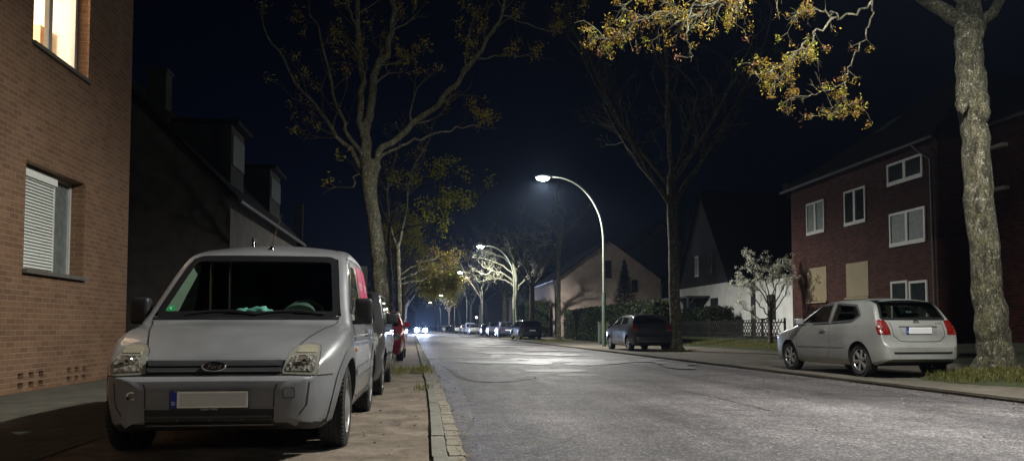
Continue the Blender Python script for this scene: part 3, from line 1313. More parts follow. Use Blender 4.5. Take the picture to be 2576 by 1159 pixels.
# long joint between the two lanes
jm = MB()
js = []
rng = random.Random(2)
for k in range(60):
    y = 8.5 + k * 0.7
    x = 3.9 + bend(y) + 0.03 * math.sin(k * 0.9) + rng.uniform(-0.012, 0.012)
    w = rng.uniform(0.002, 0.012)
    js += [(x - w, y, 0.0045), (x + w, y, 0.0045)]
jm.add(js, [(2 * i, 2 * i + 1, 2 * i + 3, 2 * i + 2) for i in range(59)])
tag(jm.build('road_joint', M['tar']), kind='structure')
# small white chips and pebbles lying about
pb = MB()
rng = random.Random(8)
for k in range(420):
    if k < 300:
        x, y, z = rng.uniform(-2.6, 0.05), 5 + rng.random()**1.6 * 14, 0.001
    else:
        x, y, z = rng.uniform(0.4, 7.3), 5 + rng.random()**1.5 * 12, 0.001
    s = rng.uniform(0.004, 0.013)
    a = rng.uniform(0, 6.28)
    vs = [(x + s * math.cos(a + t) * rng.uniform(.7, 1.2), y + s * math.sin(a + t) * rng.uniform(.7, 1.2), z) for t in (0, 1.57, 3.14, 4.71)]
    vs.append((x, y, z + s * 0.7))
    pb.add(vs, [(0, 1, 4), (1, 2, 4), (2, 3, 4), (3, 0, 4)])
M['pebble'] = simple('pebbles', (0.28, 0.25, 0.20), 0.9, 0, 0.5, 3)
tag(pb.build('pebbles', M['pebble']), kind='stuff')


lt = MB()
rng = random.Random(18)
for k in range(1500):
    if k < 650:
        x, y, z = rng.uniform(-2.6, 0.05), 5 + rng.random()**1.5 * 16, 0.004
    elif k < 1000:
        x, y, z = 0.24 + abs(rng.gauss(0, 0.12)), 5 + rng.random()**1.5 * 22, 0.017
    elif k < 1300:
        x, y, z = 7.35 - abs(rng.gauss(0, 0.25)), 8 + rng.random()**1.3 * 25, 0.004
    else:
        x, y, z = rng.uniform(0.4, 7.2), 6 + rng.random()**1.3 * 18, 0.004
    s_ = rng.uniform(0.008, 0.026)
    a = Vector((math.cos(k), math.sin(k), rng.uniform(-.3, .5))) * s_
    b = Vector((-math.sin(k), math.cos(k), rng.uniform(-.3, .5))) * s_ * .6
    c_ = Vector((x + bend(y), y, z + 0.005))
    lt.quad(c_ - a, c_ + b, c_ + a, c_ - b)
M['litter'] = simple('fallen_leaves', (0.17, 0.12, 0.05), 0.8, 0, 0.6, 2)
tag(lt.build('fallen_leaves', M['litter'], None, fix=False), kind='stuff')


dn = empty('drain_grate', (-0.14, 16.4, 0.0))
tag(dn, 'small dark drain grate beside the left kerb at the grass patch', 'drain')
m_ = MB()
m_.box(-0.17, 0.17, -0.17, 0.17, -0.02, 0.012)
m_.build('frame', M['kerbdark'], dn)
m_ = MB()
for k in range(7):
    m_.box(-0.14, 0.14, -0.145 + k * 0.042, -0.120 + k * 0.042, 0.008, 0.02)
m_.build('bars', M['tar'], dn)


# ------------------------------------------------------------------ grass
def blades(name, regions, dens, h, seed, mat, label=None):
    """regions: (x, y, rx, ry, ground height function)"""
    rng = random.Random(seed)
    mb = MB()
    for (cx, cy, rx, ry, zf) in regions:
        n = int(dens * rx * ry * 4)
        for _ in range(n):
            u, v = rng.uniform(-1, 1), rng.uniform(-1, 1)
            rr = u * u + v * v
            if rr > 1 + 0.25 * math.sin(7 * math.atan2(v, u) + cx):
                continue
            if rng.random() < rr * 0.6:
                continue
            x, y = cx + u * rx, cy + v * ry
            z = zf(x, y)
            hh = h * rng.uniform(0.4, 1.3)
            a = rng.uniform(0, PI)
            w = h * rng.uniform(0.05, 0.11)
            lx, ly = rng.uniform(-.6, .6) * hh, rng.uniform(-.6, .6) * hh
            dx, dy = math.cos(a) * w, math.sin(a) * w
            mb.add([(x - dx, y - dy, z), (x + dx, y + dy, z), (x + lx * .4 + dx * .7, y + ly * .4 + dy * .7, z + hh * .6), (x + lx * .4 - dx * .7, y + ly * .4 - dy * .7, z + hh * .6), (x + lx, y + ly, z + hh)],
                   [(0, 1, 2, 3), (3, 2, 4)])
    o = mb.build(name, mat, None, fix=False)
    return tag(o, kind='stuff')


flat = lambda z: (lambda x, y: z)
T1 = (10.35, 13.05)


def mound_z(x, y):
    d = math.hypot((x - T1[0] - 0.2) / 2.0, (y - T1[1] + 0.9) / 2.0)
    return 0.047 + 0.15 * max(0.0, 1 - d * d) ** 0.9 + 0.015 * math.sin(x * 9) * math.cos(y * 8)


mm = MB()
N = 26
vs = []
for i in range(N + 1):
    for j in range(N + 1):
        x = T1[0] + 0.2 - 2.1 + 4.2 * i / N
        y = T1[1] - 0.9 - 2.1 + 4.2 * j / N
        d = math.hypot((x - T1[0] - 0.2) / 2.0, (y - T1[1] + 0.9) / 2.0)
        vs.append((x, y, mound_z(x, y) if d < 1.0 else 0.03))
mm.add(vs, [(i * (N + 1) + j, (i + 1) * (N + 1) + j, (i + 1) * (N + 1) + j + 1, i * (N + 1) + j + 1) for i in range(N) for j in range(N)])
tag(mm.build('tree_mound', M['lawn'], None, True), kind='structure')
blades('mound_grass', [(T1[0] + 0.2, T1[1] - 0.9, 2.0, 2.0, mound_z)], 900, 0.095, 4, M['grass'])
blades('verge_grass', [(-0.75, 17.2, 0.9, 1.7, flat(0.0)), (-0.02, 17.0, 0.25, 1.6, flat(0.03)), (-0.05, 12.2, 0.16, 0.5, flat(0.0)),
                       (9.7, 29.6, 1.0, 1.1, flat(0.045)), (8.95, 53.3, 1.3, 4.0, flat(0.045)), (8.5, 72.5, 1.2, 3.0, flat(0.045)),
                       (8.6, 63.5, 1.0, 4.0, flat(0.045))], 260, 0.09, 5, M['grass'])
blades('kerb_weeds', [(0.04, 7 + k * 0.8, 0.05, 0.35, flat(0.03)) for k in range(9)], 260, 0.03, 6, M['grass'])


def lawn_z(x, y):
    u = (x - bend(y) - 13.4) / 5.6 * 5
    return float(np.interp(u, [0, 1, 2, 3, 4, 5], [0.05, 0.12, 0.28, 0.42, 0.5, 0.5]))


blades('lawn_grass', [(14.6, 36, 1.1, 11, lawn_z), (14.6, 26, 1.0, 6, lawn_z)], 170, 0.10, 7, M['grass'])

# ------------------------------------------------------------------ buildings
M['brickL'] = brick('tan_brick', (0.31, 0.178, 0.105), (0.22, 0.122, 0.075), (0.36, 0.25, 0.165), msize=0.009)
M['brickR'] = brick('dark_red_brick', (0.045, 0.012, 0.008), (0.12, 0.032, 0.022), (0.075, 0.058, 0.048), rough=0.8)
M['render'] = simple('grey_render', (0.10, 0.09, 0.078), 0.9, 0, 0.25, 2.5, 0.3, 60)
M['renderpink'] = simple('pinkish_render', (0.56, 0.44, 0.375), 0.9, 0, 0.18, 1.2, 0.3, 60)
M['renderwhite'] = simple('white_render', (0.78, 0.78, 0.74), 0.85, 0, 0.12, 1.5, 0.2, 60)
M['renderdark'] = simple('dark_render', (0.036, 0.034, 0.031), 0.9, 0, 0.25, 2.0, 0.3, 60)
M['rooftile'] = brick('roof_tiles', (0.014, 0.012, 0.012), (0.022, 0.018, 0.017), (0.005, 0.005, 0.005), bw=0.3, bh=0.33, msize=0.03)
M['framewhite'] = simple('white_window_frame', (0.62, 0.62, 0.58), 0.4, 0, 0.05, 10)
M['framedark'] = simple('dark_trim', (0.03, 0.028, 0.026), 0.6, 0, 0.2, 10)
M['pane'] = simple('window_pane', (0.03, 0.036, 0.036), 0.08, 0, 0.3, 3, coat=0.5)
M['curtain'] = simple('net_curtain', (0.16, 0.19, 0.18), 0.5, 0, 0.3, 9, 0.3, 60, coat=0.8)
M['shutter'] = simple('roller_shutter', (0.30, 0.235, 0.13), 0.6, 0, 0.06, 3)
M['blind'] = simple('white_blind', (0.85, 0.87, 0.80), 0.5, 0, 0.03, 6)
M['sill'] = simple('stone_sill', (0.13, 0.115, 0.095), 0.6, 0, 0.2, 10)
M['hole'] = simple('vent_hole', (0.01, 0.009, 0.008), 0.9, 0, 0.2, 10)
M['cream'] = simple('cream_wall', (0.8, 0.72, 0.62), 0.8, 0, 0.06, 2)
M['wood'] = simple('pine_wood', (0.55, 0.32, 0.14), 0.5, 0, 0.2, 4)
M['gutterm'] = simple('zinc_gutter', (0.07, 0.067, 0.062), 0.45, 0.3, 0.15, 8)


def wall_with_openings(mb, X, y0, y1, z0, z1, ops, depth, sgn=-1):
    """plane x = X seen from +x; openings (ya, yb, za, zb) with reveals going to X + sgn*depth"""
    ys = sorted(set([y0, y1] + [o[0] for o in ops] + [o[1] for o in ops]))
    zs = sorted(set([z0, z1] + [o[2] for o in ops] + [o[3] for o in ops]))
    for a, b in zip(ys[:-1], ys[1:]):
        for c, d in zip(zs[:-1], zs[1:]):
            ym, zm = (a + b) / 2, (c + d) / 2
            if any(o[0] < ym < o[1] and o[2] < zm < o[3] for o in ops):
                continue
            mb.quad((X, a, c), (X, b, c), (X, b, d), (X, a, d))
    for (a, b, c, d, *dd) in ops:
        Xi = X + sgn * (dd[0] if dd else depth)
        mb.quad((X, a, c), (Xi, a, c), (Xi, a, d), (X, a, d))
        mb.quad((X, b, c), (X, b, d), (Xi, b, d), (Xi, b, c))
        mb.quad((X, a, d), (Xi, a, d), (Xi, b, d), (X, b, d))
        mb.quad((X, a, c), (X, b, c), (Xi, b, c), (Xi, a, c))


# --- brick house at the left edge
XL = -5.85
lb = empty('brick_house', (XL, 11, 0))
tag(lb, 'tan brick apartment house at the left edge with one lit window and white blinds', 'house')
vents = []
for (y0, y1) in ((11.98, 12.74), (13.52, 14.26)):
    w = (y1 - y0) / 5
    for i in range(3):
        for z in (0.06, 0.20):
            vents.append((y0 + i * 2 * w, y0 + i * 2 * w + w, z, z + 0.085, 0.10))
UW = (12.12, 14.03, 5.22, 7.0)
LW = (12.03, 14.02, 1.80, 3.42)
wb = MB()
wall_with_openings(wb, 0, -14 - 11, 16.0 - 11, -0.05, 10.5, [(a - 11, b - 11, *r) for a, b, *r in [UW, LW] + vents], 0.30)
wb.quad((0, 5, -0.05), (-12, 5, -0.05), (-12, 5, 10.5), (0, 5, 10.5))
wb.quad((0, 5, 10.5), (-12, 5, 10.5), (-12, -25, 10.5), (0, -25, 10.5))
wb.quad((-12, 5, -0.05), (-12, -25, -0.05), (-12, -25, 10.5), (-12, 5, 10.5))
wo_ = wb.build('brick_wall', M['brickL'], lb, fix=False)
for a, b, c, d, dep in vents:
    vm_ = MB()
    vm_.box(-0.14, -0.10, a - 11 - 0.005, b - 11 + 0.005, c - 0.005, d + 0.005)
    vm_.build('vent', M['hole'], wo_)


def window_frame(parent, X, y0, y1, z0, z1, mull, fw=0.07, dep=0.06, mats=None, pane=None, name='window'):
    """frame on plane X facing +x (parent local coordinates); mull: list of y of mullions"""
    mb = MB()
    mb.box(X - dep, X, y0, y1, z0, z0 + fw)
    mb.box(X - dep, X, y0, y1, z1 - fw, z1)
    cs = [y0] + list(mull) + [y1]
    mb.box(X - dep, X, y0, y0 + fw, z0 + fw, z1 - fw)
    mb.box(X - dep, X, y1 - fw, y1, z0 + fw, z1 - fw)
    for m in mull:
        mb.box(X - dep, X + 0.004, m - fw * 0.7, m + fw * 0.7, z0 + fw, z1 - fw)
    f = mb.build(name, mats or M['framewhite'], parent)
    p = MB()
    xg = X - dep * 0.5
    p.quad((xg, y0 + fw * 0.5, z0 + fw * 0.5), (xg, y1 - fw * 0.5, z0 + fw * 0.5), (xg, y1 - fw * 0.5, z1 - fw * 0.5), (xg, y0 + fw * 0.5, z1 - fw * 0.5))
    if pane:
        p.build('pane', pane, f)
    return f


M['roomglass'] = glass('house_glass', (0.95, 0.97, 0.95))
f1 = window_frame(lb, -0.20, UW[0] - 11, UW[1] - 11, UW[2], UW[3], [UW[0] - 11 + 0.95], 0.085, 0.07, pane=M['roomglass'])
tag(f1, 'white framed window with a warm lit room behind')
sl = MB()
sl.box(-0.20, 0.05, UW[0] - 11 - 0.03, UW[1] - 11 + 0.03, UW[2] - 0.05, UW[2] + 0.012)
sl.build('window_sill', M['sill'], f1)
# room behind it
rm = MB()
x0, x1, y0, y1, z0, z1 = -3.6, -0.303, 0.1, 4.2, 4.4, 7.35
rm.quad((x0, y0, z0), (x0, y1, z0), (x0, y1, z1), (x0, y0, z1))
rm.quad((x0, y0, z0), (x1, y0, z0), (x1, y0, z1), (x0, y0, z1))
rm.quad((x0, y1, z0), (x0, y1, z1), (x1, y1, z1), (x1, y1, z0))
rm.quad((x0, y0, z1), (x1, y0, z1), (x1, y1, z1), (x0, y1, z1))
rm.quad((x0, y0, z0), (x0, y1, z0), (x1, y1, z0), (x1, y0, z0))
rmo = rm.build('room', M['cream'], lb)
cb = MB()
cb.box(-3.55, -2.9, 2.6, 4.15, 4.42, 6.75)
cbo = cb.build('cupboard', M['wood'], rmo)
cb = MB()
cb.box(-1.7, -1.2, 3.85, 4.17, 4.42, 6.5)
cb.build('bookcase', M['wood'], rmo)
ct = MB()
for k in range(9):
    y = 1.15 + 0.06 * k
    ct.box(-0.46 - 0.02 * (k % 2), -0.44, y, y + 0.05, 5.0, 7.1)
ct.build('curtain', M['blind'], rmo)
cl = MB()
cl.lathe([(0, 0.02), (-0.02, 0.20), (-0.08, 0.22), (-0.10, 0.02)], 20, 'Z', (-1.9, 2.2, 7.3))
M['roomlamp'] = emis('ceiling_lamp_glow', (1.0, 0.72, 0.42), 14)
cl.build('ceiling_lamp', M['roomlamp'], rmo)
lamp_light('room_light', (-1.9, 2.2, 6.75), 420, lb, (1.0, 0.80, 0.62), 0.15)
# lower window with venetian blind
f2 = window_frame(lb, -0.22, LW[0] - 11, LW[1] - 11, LW[2], LW[3], [LW[0] - 11 + 1.36], 0.05, 0.07, pane=M['curtain'])
tag(f2, 'white framed window with a half drawn white venetian blind')
sl = MB()
sl.box(-0.22, 0.07, LW[0] - 11 - 0.04, LW[1] - 11 + 0.04, LW[2] - 0.05, LW[2] + 0.012)
sl.build('window_sill', M['sill'], f2)
bl = MB()
ya, yb = LW[0] - 11 + 0.05, LW[0] - 11 + 1.33
z = LW[3] - 0.16
bl.box(-0.205, -0.15, ya, yb, LW[3] - 0.17, LW[3] - 0.05)
while z > LW[2] + 0.06:
    bl.add([(-0.21, ya, z), (-0.21, yb, z), (-0.180, yb, z - 0.040), (-0.180, ya, z - 0.040), (-0.213, ya, z - 0.003), (-0.213, yb, z - 0.003), (-0.183, yb, z - 0.043), (-0.183, ya, z - 0.043)],
           [(0, 1, 2, 3), (4, 7, 6, 5), (0, 3, 7, 4), (1, 5, 6, 2), (3, 2, 6, 7)])
    z -= 0.05
bl.build('venetian_blind', M['blind'], f2)


def house(name, x0, x1, y0, y1, base, eave, ridge, axis, wall, roof, label, over=0.25, wins=(), hip=0.0, chim=(), pipes=()):
    """axis 'Y': ridge along the street; 'X': ridge across it. wins: (face, a0, a1, z0, z1, mullions, pane mat, frame mat)"""
    root = empty(name, ((x0 + x1) / 2, (y0 + y1) / 2, base))
    ox, oy, oz = root.location
    tag(root, label, 'house')
    w = MB()
    X0, X1, Y0, Y1 = x0 - ox, x1 - ox, y0 - oy, y1 - oy
    E, Rg = eave - oz, ridge - oz
    w.quad((X0, Y0, -0.3), (X1, Y0, -0.3), (X1, Y0, E), (X0, Y0, E))
    w.quad((X0, Y1, -0.3), (X0, Y1, E), (X1, Y1, E), (X1, Y1, -0.3))
    w.quad((X0, Y0, -0.3), (X0, Y0, E), (X0, Y1, E), (X0, Y1, -0.3))
    w.quad((X1, Y0, -0.3), (X1, Y1, -0.3), (X1, Y1, E), (X1, Y0, E))
    if not hip:
        if axis == 'Y':
            for Y in (Y0, Y1):
                w.add([(X0, Y, E), (X1, Y, E), (0, Y, Rg)], [(0, 1, 2)])
        else:
            for X in (X0, X1):
                w.add([(X, Y0, E), (X, Y1, E), (X, 0, Rg)], [(0, 1, 2)])
    wl = w.build('wall', wall, root, fix=False)
    r = MB()
    t = 0.14
    if axis == 'Y':
        sl_ = (Rg - E) / X1
        for s in (-1, 1):
            xe, ze = s * (X1 + over), E - sl_ * over
            ya, yb = Y0 - over, Y1 + over
            ra, rb = ya + hip, yb - hip
            a = [(xe, ya, ze), (xe, yb, ze), (0, rb, Rg), (0, ra, Rg)]
            b = [(p[0], p[1], p[2] + t) for p in a]
            r.add(a + b, [(0, 1, 2, 3), (4, 7, 6, 5), (0, 4, 5, 1), (1, 5, 6, 2), (3, 7, 4, 0)])
        if hip:
            for ya, ra in ((Y0 - over, Y0 - over + hip), (Y1 + over, Y1 + over - hip)):
                a = [(-(X1 + over), ya, E - sl_ * over), (X1 + over, ya, E - sl_ * over), (0, ra, Rg)]
                b = [(p[0], p[1], p[2] + t) for p in a]
                r.add(a + b, [(0, 1, 2), (3, 5, 4), (0, 3, 4, 1), (1, 4, 5, 2), (2, 5, 3, 0)])
    else:
        sl_ = (Rg - E) / Y1
        for s in (-1, 1):
            ye, ze = s * (Y1 + over), E - sl_ * over
            xa, xb = X0 - over, X1 + over
            a = [(xa, ye, ze), (xb, ye, ze), (xb, 0, Rg), (xa, 0, Rg)]
            b = [(p[0], p[1], p[2] + t) for p in a]
            r.add(a + b, [(0, 1, 2, 3), (4, 7, 6, 5), (0, 4, 5, 1), (1, 5, 6, 2), (3, 7, 4, 0)])
    rf = r.build('roof', roof, root)
    for (cx, cy, cw, zt) in chim:
        c = MB()
        c.box(cx - ox - cw, cx - ox + cw, cy - oy - cw, cy - oy + cw, E, zt - oz)
        c.box(cx - ox - cw - .05, cx - ox + cw + .05, cy - oy - cw - .05, cy - oy + cw + .05, zt - oz, zt - oz + 0.08)
        c.build('chimney', M['renderdark'], rf)
    for wd in wins:
        face, a0, a1, z0, z1, mu, pm, fm = wd
        mb, pn, fw = MB(), MB(), 0.08

        def bx(m, a, b, c, d, p0, p1):
            if face == '-X':
                m.box(X0 - p1, X0 - p0, a - oy, b - oy, c - oz, d - oz)
            elif face == '+X':
                m.box(X1 + p0, X1 + p1, a - oy, b - oy, c - oz, d - oz)
            elif face == '-Y':
                m.box(a - ox, b - ox, Y0 - p1, Y0 - p0, c - oz, d - oz)
        if fm is None:      # roller shutter down: slats
            z = z0
            while z < z1 - 0.01:
                bx(mb, a0, a1, z, min(z1, z + 0.045), 0.004, 0.022)
                z += 0.055
            bx(mb, a0 - .05, a1 + .05, z0 - .09, z0 - .02, 0.002, 0.09)
            bx(mb, a0, a1, z0, z1, 0.002, 0.012)
            o = mb.build('roller_shutter', M['shutter'], wl)
            continue
        bx(mb, a0, a1, z0 - 0.06, z0 + fw, 0.002, 0.06)
        bx(mb, a0, a1, z1 - fw, z1, 0.002, 0.05)
        bx(mb, a0, a0 + fw, z0 + fw, z1 - fw, 0.002, 0.05)
        bx(mb, a1 - fw, a1, z0 + fw, z1 - fw, 0.002, 0.05)
        for m_ in mu:
            bx(mb, m_ - 0.07, m_ + 0.07, z0 + fw, z1 - fw, 0.002, 0.055)
        bx(pn, a0 + fw * .5, a1 - fw * .5, z0 + fw * .5, z1 - fw * .5, 0.003, 0.02)
        o = mb.build('window', fm, wl)
        pn.build('pane', pm, o)
    # gutters along the street eave
    if axis == 'Y':
        for s in (-1, 1):
            gt = MB()
            xe = s * (X1 + over + 0.05)
            ze = E - sl_ * over + 0.02
            gt.tube([(xe, Y0 - over + hip * 0, ze), (xe, Y1 + over, ze)], 0.07, 8)
            go = gt.build('gutter', M['gutterm'], rf, True)
    for pts in pipes:
        p = MB()
        p.tube([(a - ox, b - oy, c - oz) for a, b, c in pts], 0.05, 8)
        p.build('downpipe', M['gutterm'], root, True)
    return root


W_, PN, CU = M['framewhite'], M['pane'], M['curtain']
# dark house with dormers behind the van
h2 = house('dormer_house', -15.7, -5.85, 24.0, 36.0, 0, 5.0, 10.0, 'Y', M['render'], M['rooftile'],
           'grey rendered house with two roof dormers and a pale gutter behind the van', 0.28,
           wins=[('+X', 27.0, 27.5, 1.2, 4.0, (), PN, M['framedark']), ('+X', 29.3, 30.2, 1.0, 3.9, (), PN, M['framedark'])],
           chim=[(-8.3, 25.0, 0.28, 8.9)], pipes=[[(-5.5, 36.0, 4.75), (-5.6, 36.1, 4.3), (-5.78, 36.1, 4.0), (-5.78, 36.1, 0.3)]])
for (ya, yb, zt) in ((26.0, 27.8, 7.75), (32.4, 34.6, 7.6)):
    dm = MB()
    ox, oy, oz = h2.location
    # box dormer with a flat lid that overhangs
    dm.box(-9.0 - ox, -6.35 - ox, ya - oy, yb - oy, 5.4 - oz, zt - 0.15 - oz)
    d_ = dm.build('dormer', M['renderdark'], h2)
    dl = MB()
    dl.box(-9.4 - ox, -6.1 - ox, ya - 0.15 - oy, yb + 0.15 - oy, zt - 0.148 - oz, zt - oz)
    dl.build('dormer_roof', M['rooftile'], d_)
    dw = MB()
    dw.box(-6.348 - ox, -6.30 - ox, ya + .12 - oy, yb - .12 - oy, 6.3 - oz, zt - 0.45 - oz)
    dw.build('dormer_window', M['curtain'], d_)
# lower houses farther along the left
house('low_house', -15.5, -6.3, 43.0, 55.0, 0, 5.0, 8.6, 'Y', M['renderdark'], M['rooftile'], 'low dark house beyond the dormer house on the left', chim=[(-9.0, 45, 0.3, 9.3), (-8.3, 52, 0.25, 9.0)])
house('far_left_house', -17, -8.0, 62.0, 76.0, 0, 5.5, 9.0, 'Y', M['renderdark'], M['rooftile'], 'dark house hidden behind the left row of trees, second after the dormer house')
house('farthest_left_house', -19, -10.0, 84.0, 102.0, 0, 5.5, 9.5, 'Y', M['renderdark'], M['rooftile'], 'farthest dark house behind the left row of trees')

# dark red brick block on the right
r1 = house('red_brick_house', 16.6, 26.4, 23.4, 33.6, 0.4, 7.35, 11.0, 'Y', M['brickR'], M['rooftile'],
           'dark red brick house with white windows and two lowered roller shutters', 0.3, hip=4.5,
           wins=[('-X', 30.60, 32.12, 5.02, 6.35, (31.36,), CU, W_), ('-X', 27.55, 29.05, 5.02, 6.35, (28.3,), PN, W_),
                 ('-X', 24.12, 26.12, 6.08, 6.82, (25.1,), PN, W_), ('-X', 24.05, 26.05, 3.88, 5.02, (25.05,), CU, W_),
                 ('-X', 24.03, 25.0, 1.1, 2.55, (), PN, W_), ('-X', 25.1, 26.05, 1.1, 2.60, (), PN, W_),
                 ('-X', 30.55, 32.14, 2.1, 3.52, (), None, None), ('-X', 27.48, 29.02, 2.16, 3.48, (), None, None)],
           pipes=[[(16.25, 24.2, 7.1), (16.35, 23.9, 6.8), (16.5, 23.6, 6.5), (16.5, 23.55, 0.4)]])
ox, oy, oz = r1.location
sk = MB()
a, b = Vector((18.9, 30.4, 9.08)), Vector((18.9, 28.0, 9.08))
sk.quad((18.3 - ox, 29.8 - oy, 8.92 - oz), (18.3 - ox, 28.9 - oy, 8.92 - oz), (19.1 - ox, 28.9 - oy, 9.52 - oz), (19.1 - ox, 29.8 - oy, 9.52 - oz))
sk.build('skylight', M['curtain'], r1)
wing = house('balcony_wing', 18.2, 27.5, 2.0, 23.2, 0.4, 7.6, 10.8, 'Y', M['brickR'], M['rooftile'],
             'set back brick wing with white balcony slabs behind the big maple trunk', 0.3)
ox, oy, oz = wing.location
for z in (5.30, 6.66):
    s_ = MB()
    s_.box(18.0 - ox, 18.19 - ox, 22.25 - oy, 23.1 - oy, z - oz, z + 0.11 - oz)
    s_.build('balcony_slab', M['framewhite'], wing)
# white fronted house with steep gable
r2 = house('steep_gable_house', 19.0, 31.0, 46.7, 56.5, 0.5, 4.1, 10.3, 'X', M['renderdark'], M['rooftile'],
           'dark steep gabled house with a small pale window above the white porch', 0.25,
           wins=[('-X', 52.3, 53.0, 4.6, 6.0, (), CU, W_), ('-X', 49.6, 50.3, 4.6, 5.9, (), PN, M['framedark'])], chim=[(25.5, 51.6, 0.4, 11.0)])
an = empty('white_annex', (19.0, 43, 0.5))
tag(an, 'white rendered single storey annex with dark porch behind the blossoming tree', 'house')
am = MB()
am.box(0.0, 10, -9.3, 3.6, -0.4, 3.15)
am.box(-0.3, 10, 3.6, 13.6, -0.4, 3.3)
amw = am.build('wall', M['renderwhite'], an)
ar = MB()
ar.box(-0.15, 10.1, -9.4, 3.5, 3.151, 3.28)
ar.build('flat_roof', M['rooftile'], amw)
for (xa, xb, ya, yb, za, zb) in ((-0.03, 0.02, -2.6, -1.6, 0.9, 2.3), (-0.33, -0.28, 9.0, 11.8, 0.6, 2.4), (-0.33, -0.28, 5.0, 6.3, 0.9, 2.4)):
    dk = MB()
    dk.box(xa, xb, ya, yb, za, zb)
    dk.build('window', M['pane'], an)
po = MB()
po.box(-1.9, -0.31, 6.4, 12.6, 2.45, 2.58)
for y in (6.5, 9.4, 12.5):
    po.box(-1.85, -1.72, y - 0.06, y + 0.06, -0.2, 2.449)
    po.tube([(-1.78, y, 1.95), (-1.3, y, 2.44)], 0.04, 6)
po.build('porch', M['framedark'], an)
dp = MB()
dp.box(-0.2, 0.0, 0.0, 0.22, 0.0, 3.1)
dp.build('corner_post', M['framedark'], an)

# pale gabled house in the middle
r3 = house('pale_gable_house', 13.0, 23.6, 76.0, 92.0, 0.3, 5.9, 9.7, 'Y', M['renderpink'], M['rooftile'],
           'pinkish rendered house with broad gable standing behind the tall hedge', 0.35,
           wins=[('-Y', 17.6, 18.5, 6.0, 7.7, (), PN, M['framedark']), ('-Y', 20.6, 21.2, 4.6, 5.8, (), PN, M['framedark'])],
           pipes=[[(12.75, 76.6, 5.6), (12.9, 76.5, 5.2), (12.93, 76.5, 0.3)], [(23.9, 75.8, 5.6), (23.7, 75.9, 5.0), (23.7, 75.9, 0.3)]])
house('rear_gable_house', 24.0, 36.0, 96.0, 108.0, 0.3, 8.6, 14.5, 'Y', M['render'], M['rooftile'],
      'taller grey gabled house rising behind the pinkish house', chim=[(33.0, 97.5, 0.4, 18.0)])
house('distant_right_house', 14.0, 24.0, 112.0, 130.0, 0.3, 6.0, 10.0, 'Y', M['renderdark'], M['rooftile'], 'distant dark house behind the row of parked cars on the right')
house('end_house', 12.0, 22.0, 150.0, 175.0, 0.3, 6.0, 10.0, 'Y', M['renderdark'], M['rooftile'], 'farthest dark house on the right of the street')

# small garden gate between the left houses
fg = empty('garden_fence', (-5.6, 16.1, 0.02))
tag(fg, 'dark slatted garden fence at the corner of the tan brick house', 'fence')
fm_ = MB()
for k in range(5):
    fm_.box(-0.02, 0.02, 0.0, 7.6, 0.12 + k * 0.22, 0.28 + k * 0.22)
fm_.build('slats', M['framedark'], fg)
for k in range(5):
    p = MB()
    p.box(-0.05, 0.05, 0.0 + k * 1.88, 0.08 + k * 1.88, 0, 1.25)
    p.build('post', M['render'], fg)


# lattice fence and hedge on the right
def lattice_fence(x, y0, y1, base, h, label):
    root = empty('lattice_fence', (x, y0, base))
    tag(root, label, 'fence')
    n = int((y1 - y0) / 0.30)
    s = MB()
    for k in range(-3, n + 1):
        for sg in (-1, 1):
            a = k * 0.30 if sg > 0 else (k + 3) * 0.30
            b = a + sg * 0.9
            za, zb = 0.02, h
            if min(a, b) < -0.05 or max(a, b) > y1 - y0 + 0.05:
                continue
            xo = 0.03 * sg
            s.add([(xo - .012, a - .03, za), (xo - .012, a + .03, za), (xo - .012, b + .03, zb), (xo - .012, b - .03, zb),
                   (xo + .012, a - .03, za), (xo + .012, a + .03, za), (xo + .012, b + .03, zb), (xo + .012, b - .03, zb)],
                  [(0, 1, 2, 3), (4, 7, 6, 5), (0, 4, 5, 1), (1, 5, 6, 2), (2, 6, 7, 3), (3, 7, 4, 0)])
    s.build('lattice_slats', M['framedark'], root)
    r = MB()
    for z in (0.22, h - 0.18):
        r.box(-0.012, 0.012, -0.1, y1 - y0 + .1, z, z + 0.06)
    r.build('rail', M['framedark'], root)
    k = 0.0
    while k <= y1 - y0 + 0.1:
        p = MB()
        p.box(0.06, 0.14, k - 0.04, k + 0.04, -0.1, h + 0.05)
        p.build('fence_post', M['framedark'], root)
        k += 2.4
    return root


lattice_fence(16.3, 34.0, 56.0, 0.42, 0.95, 'low dark wooden lattice fence behind the lawn on the right')


def leafy_box(name, x0, x1, y0, y1, z0, z1, n, size, mat, label, seed, cat='hedge', core=True):
    rng = random.Random(seed)
    root = empty(name, ((x0 + x1) / 2, (y0 + y1) / 2, z0))
    tag(root, label, cat)
    ox, oy, oz = root.location
    mb = MB()
    for _ in range(n):
        fc = rng.random()
        x, y, z = rng.uniform(x0, x1), rng.uniform(y0, y1), rng.uniform(z0, z1)
        if fc < 0.45:
            x = x0 + rng.gauss(0, 0.06)
        elif fc < 0.62:
            z = z1 + rng.gauss(0, 0.07)
        elif fc < 0.85:
            y = y0 + rng.gauss(0, 0.07)
        s = size * rng.uniform(0.6, 1.4)
        a = Vector((rng.gauss(0, 1), rng.gauss(0, 1), rng.gauss(0, 1))).normalized() * s
        b = a.cross(Vector((rng.gauss(0, 1), rng.gauss(0, 1), rng.gauss(0, 1)))).normalized() * s * .6
        p = Vector((x - ox, y - oy, z - oz))
        mb.quad(p - a, p + b, p + a, p - b)
    mb.build('leaves', mat, root, fix=False)
    if core:
        c = MB()
        c.box(x0 + .12 - ox, x1 - .1 - ox, y0 + .12 - oy, y1 - .1 - oy, 0, z1 - .15 - oz)
        c.build('branches', M['leafdark'], root)
    return root


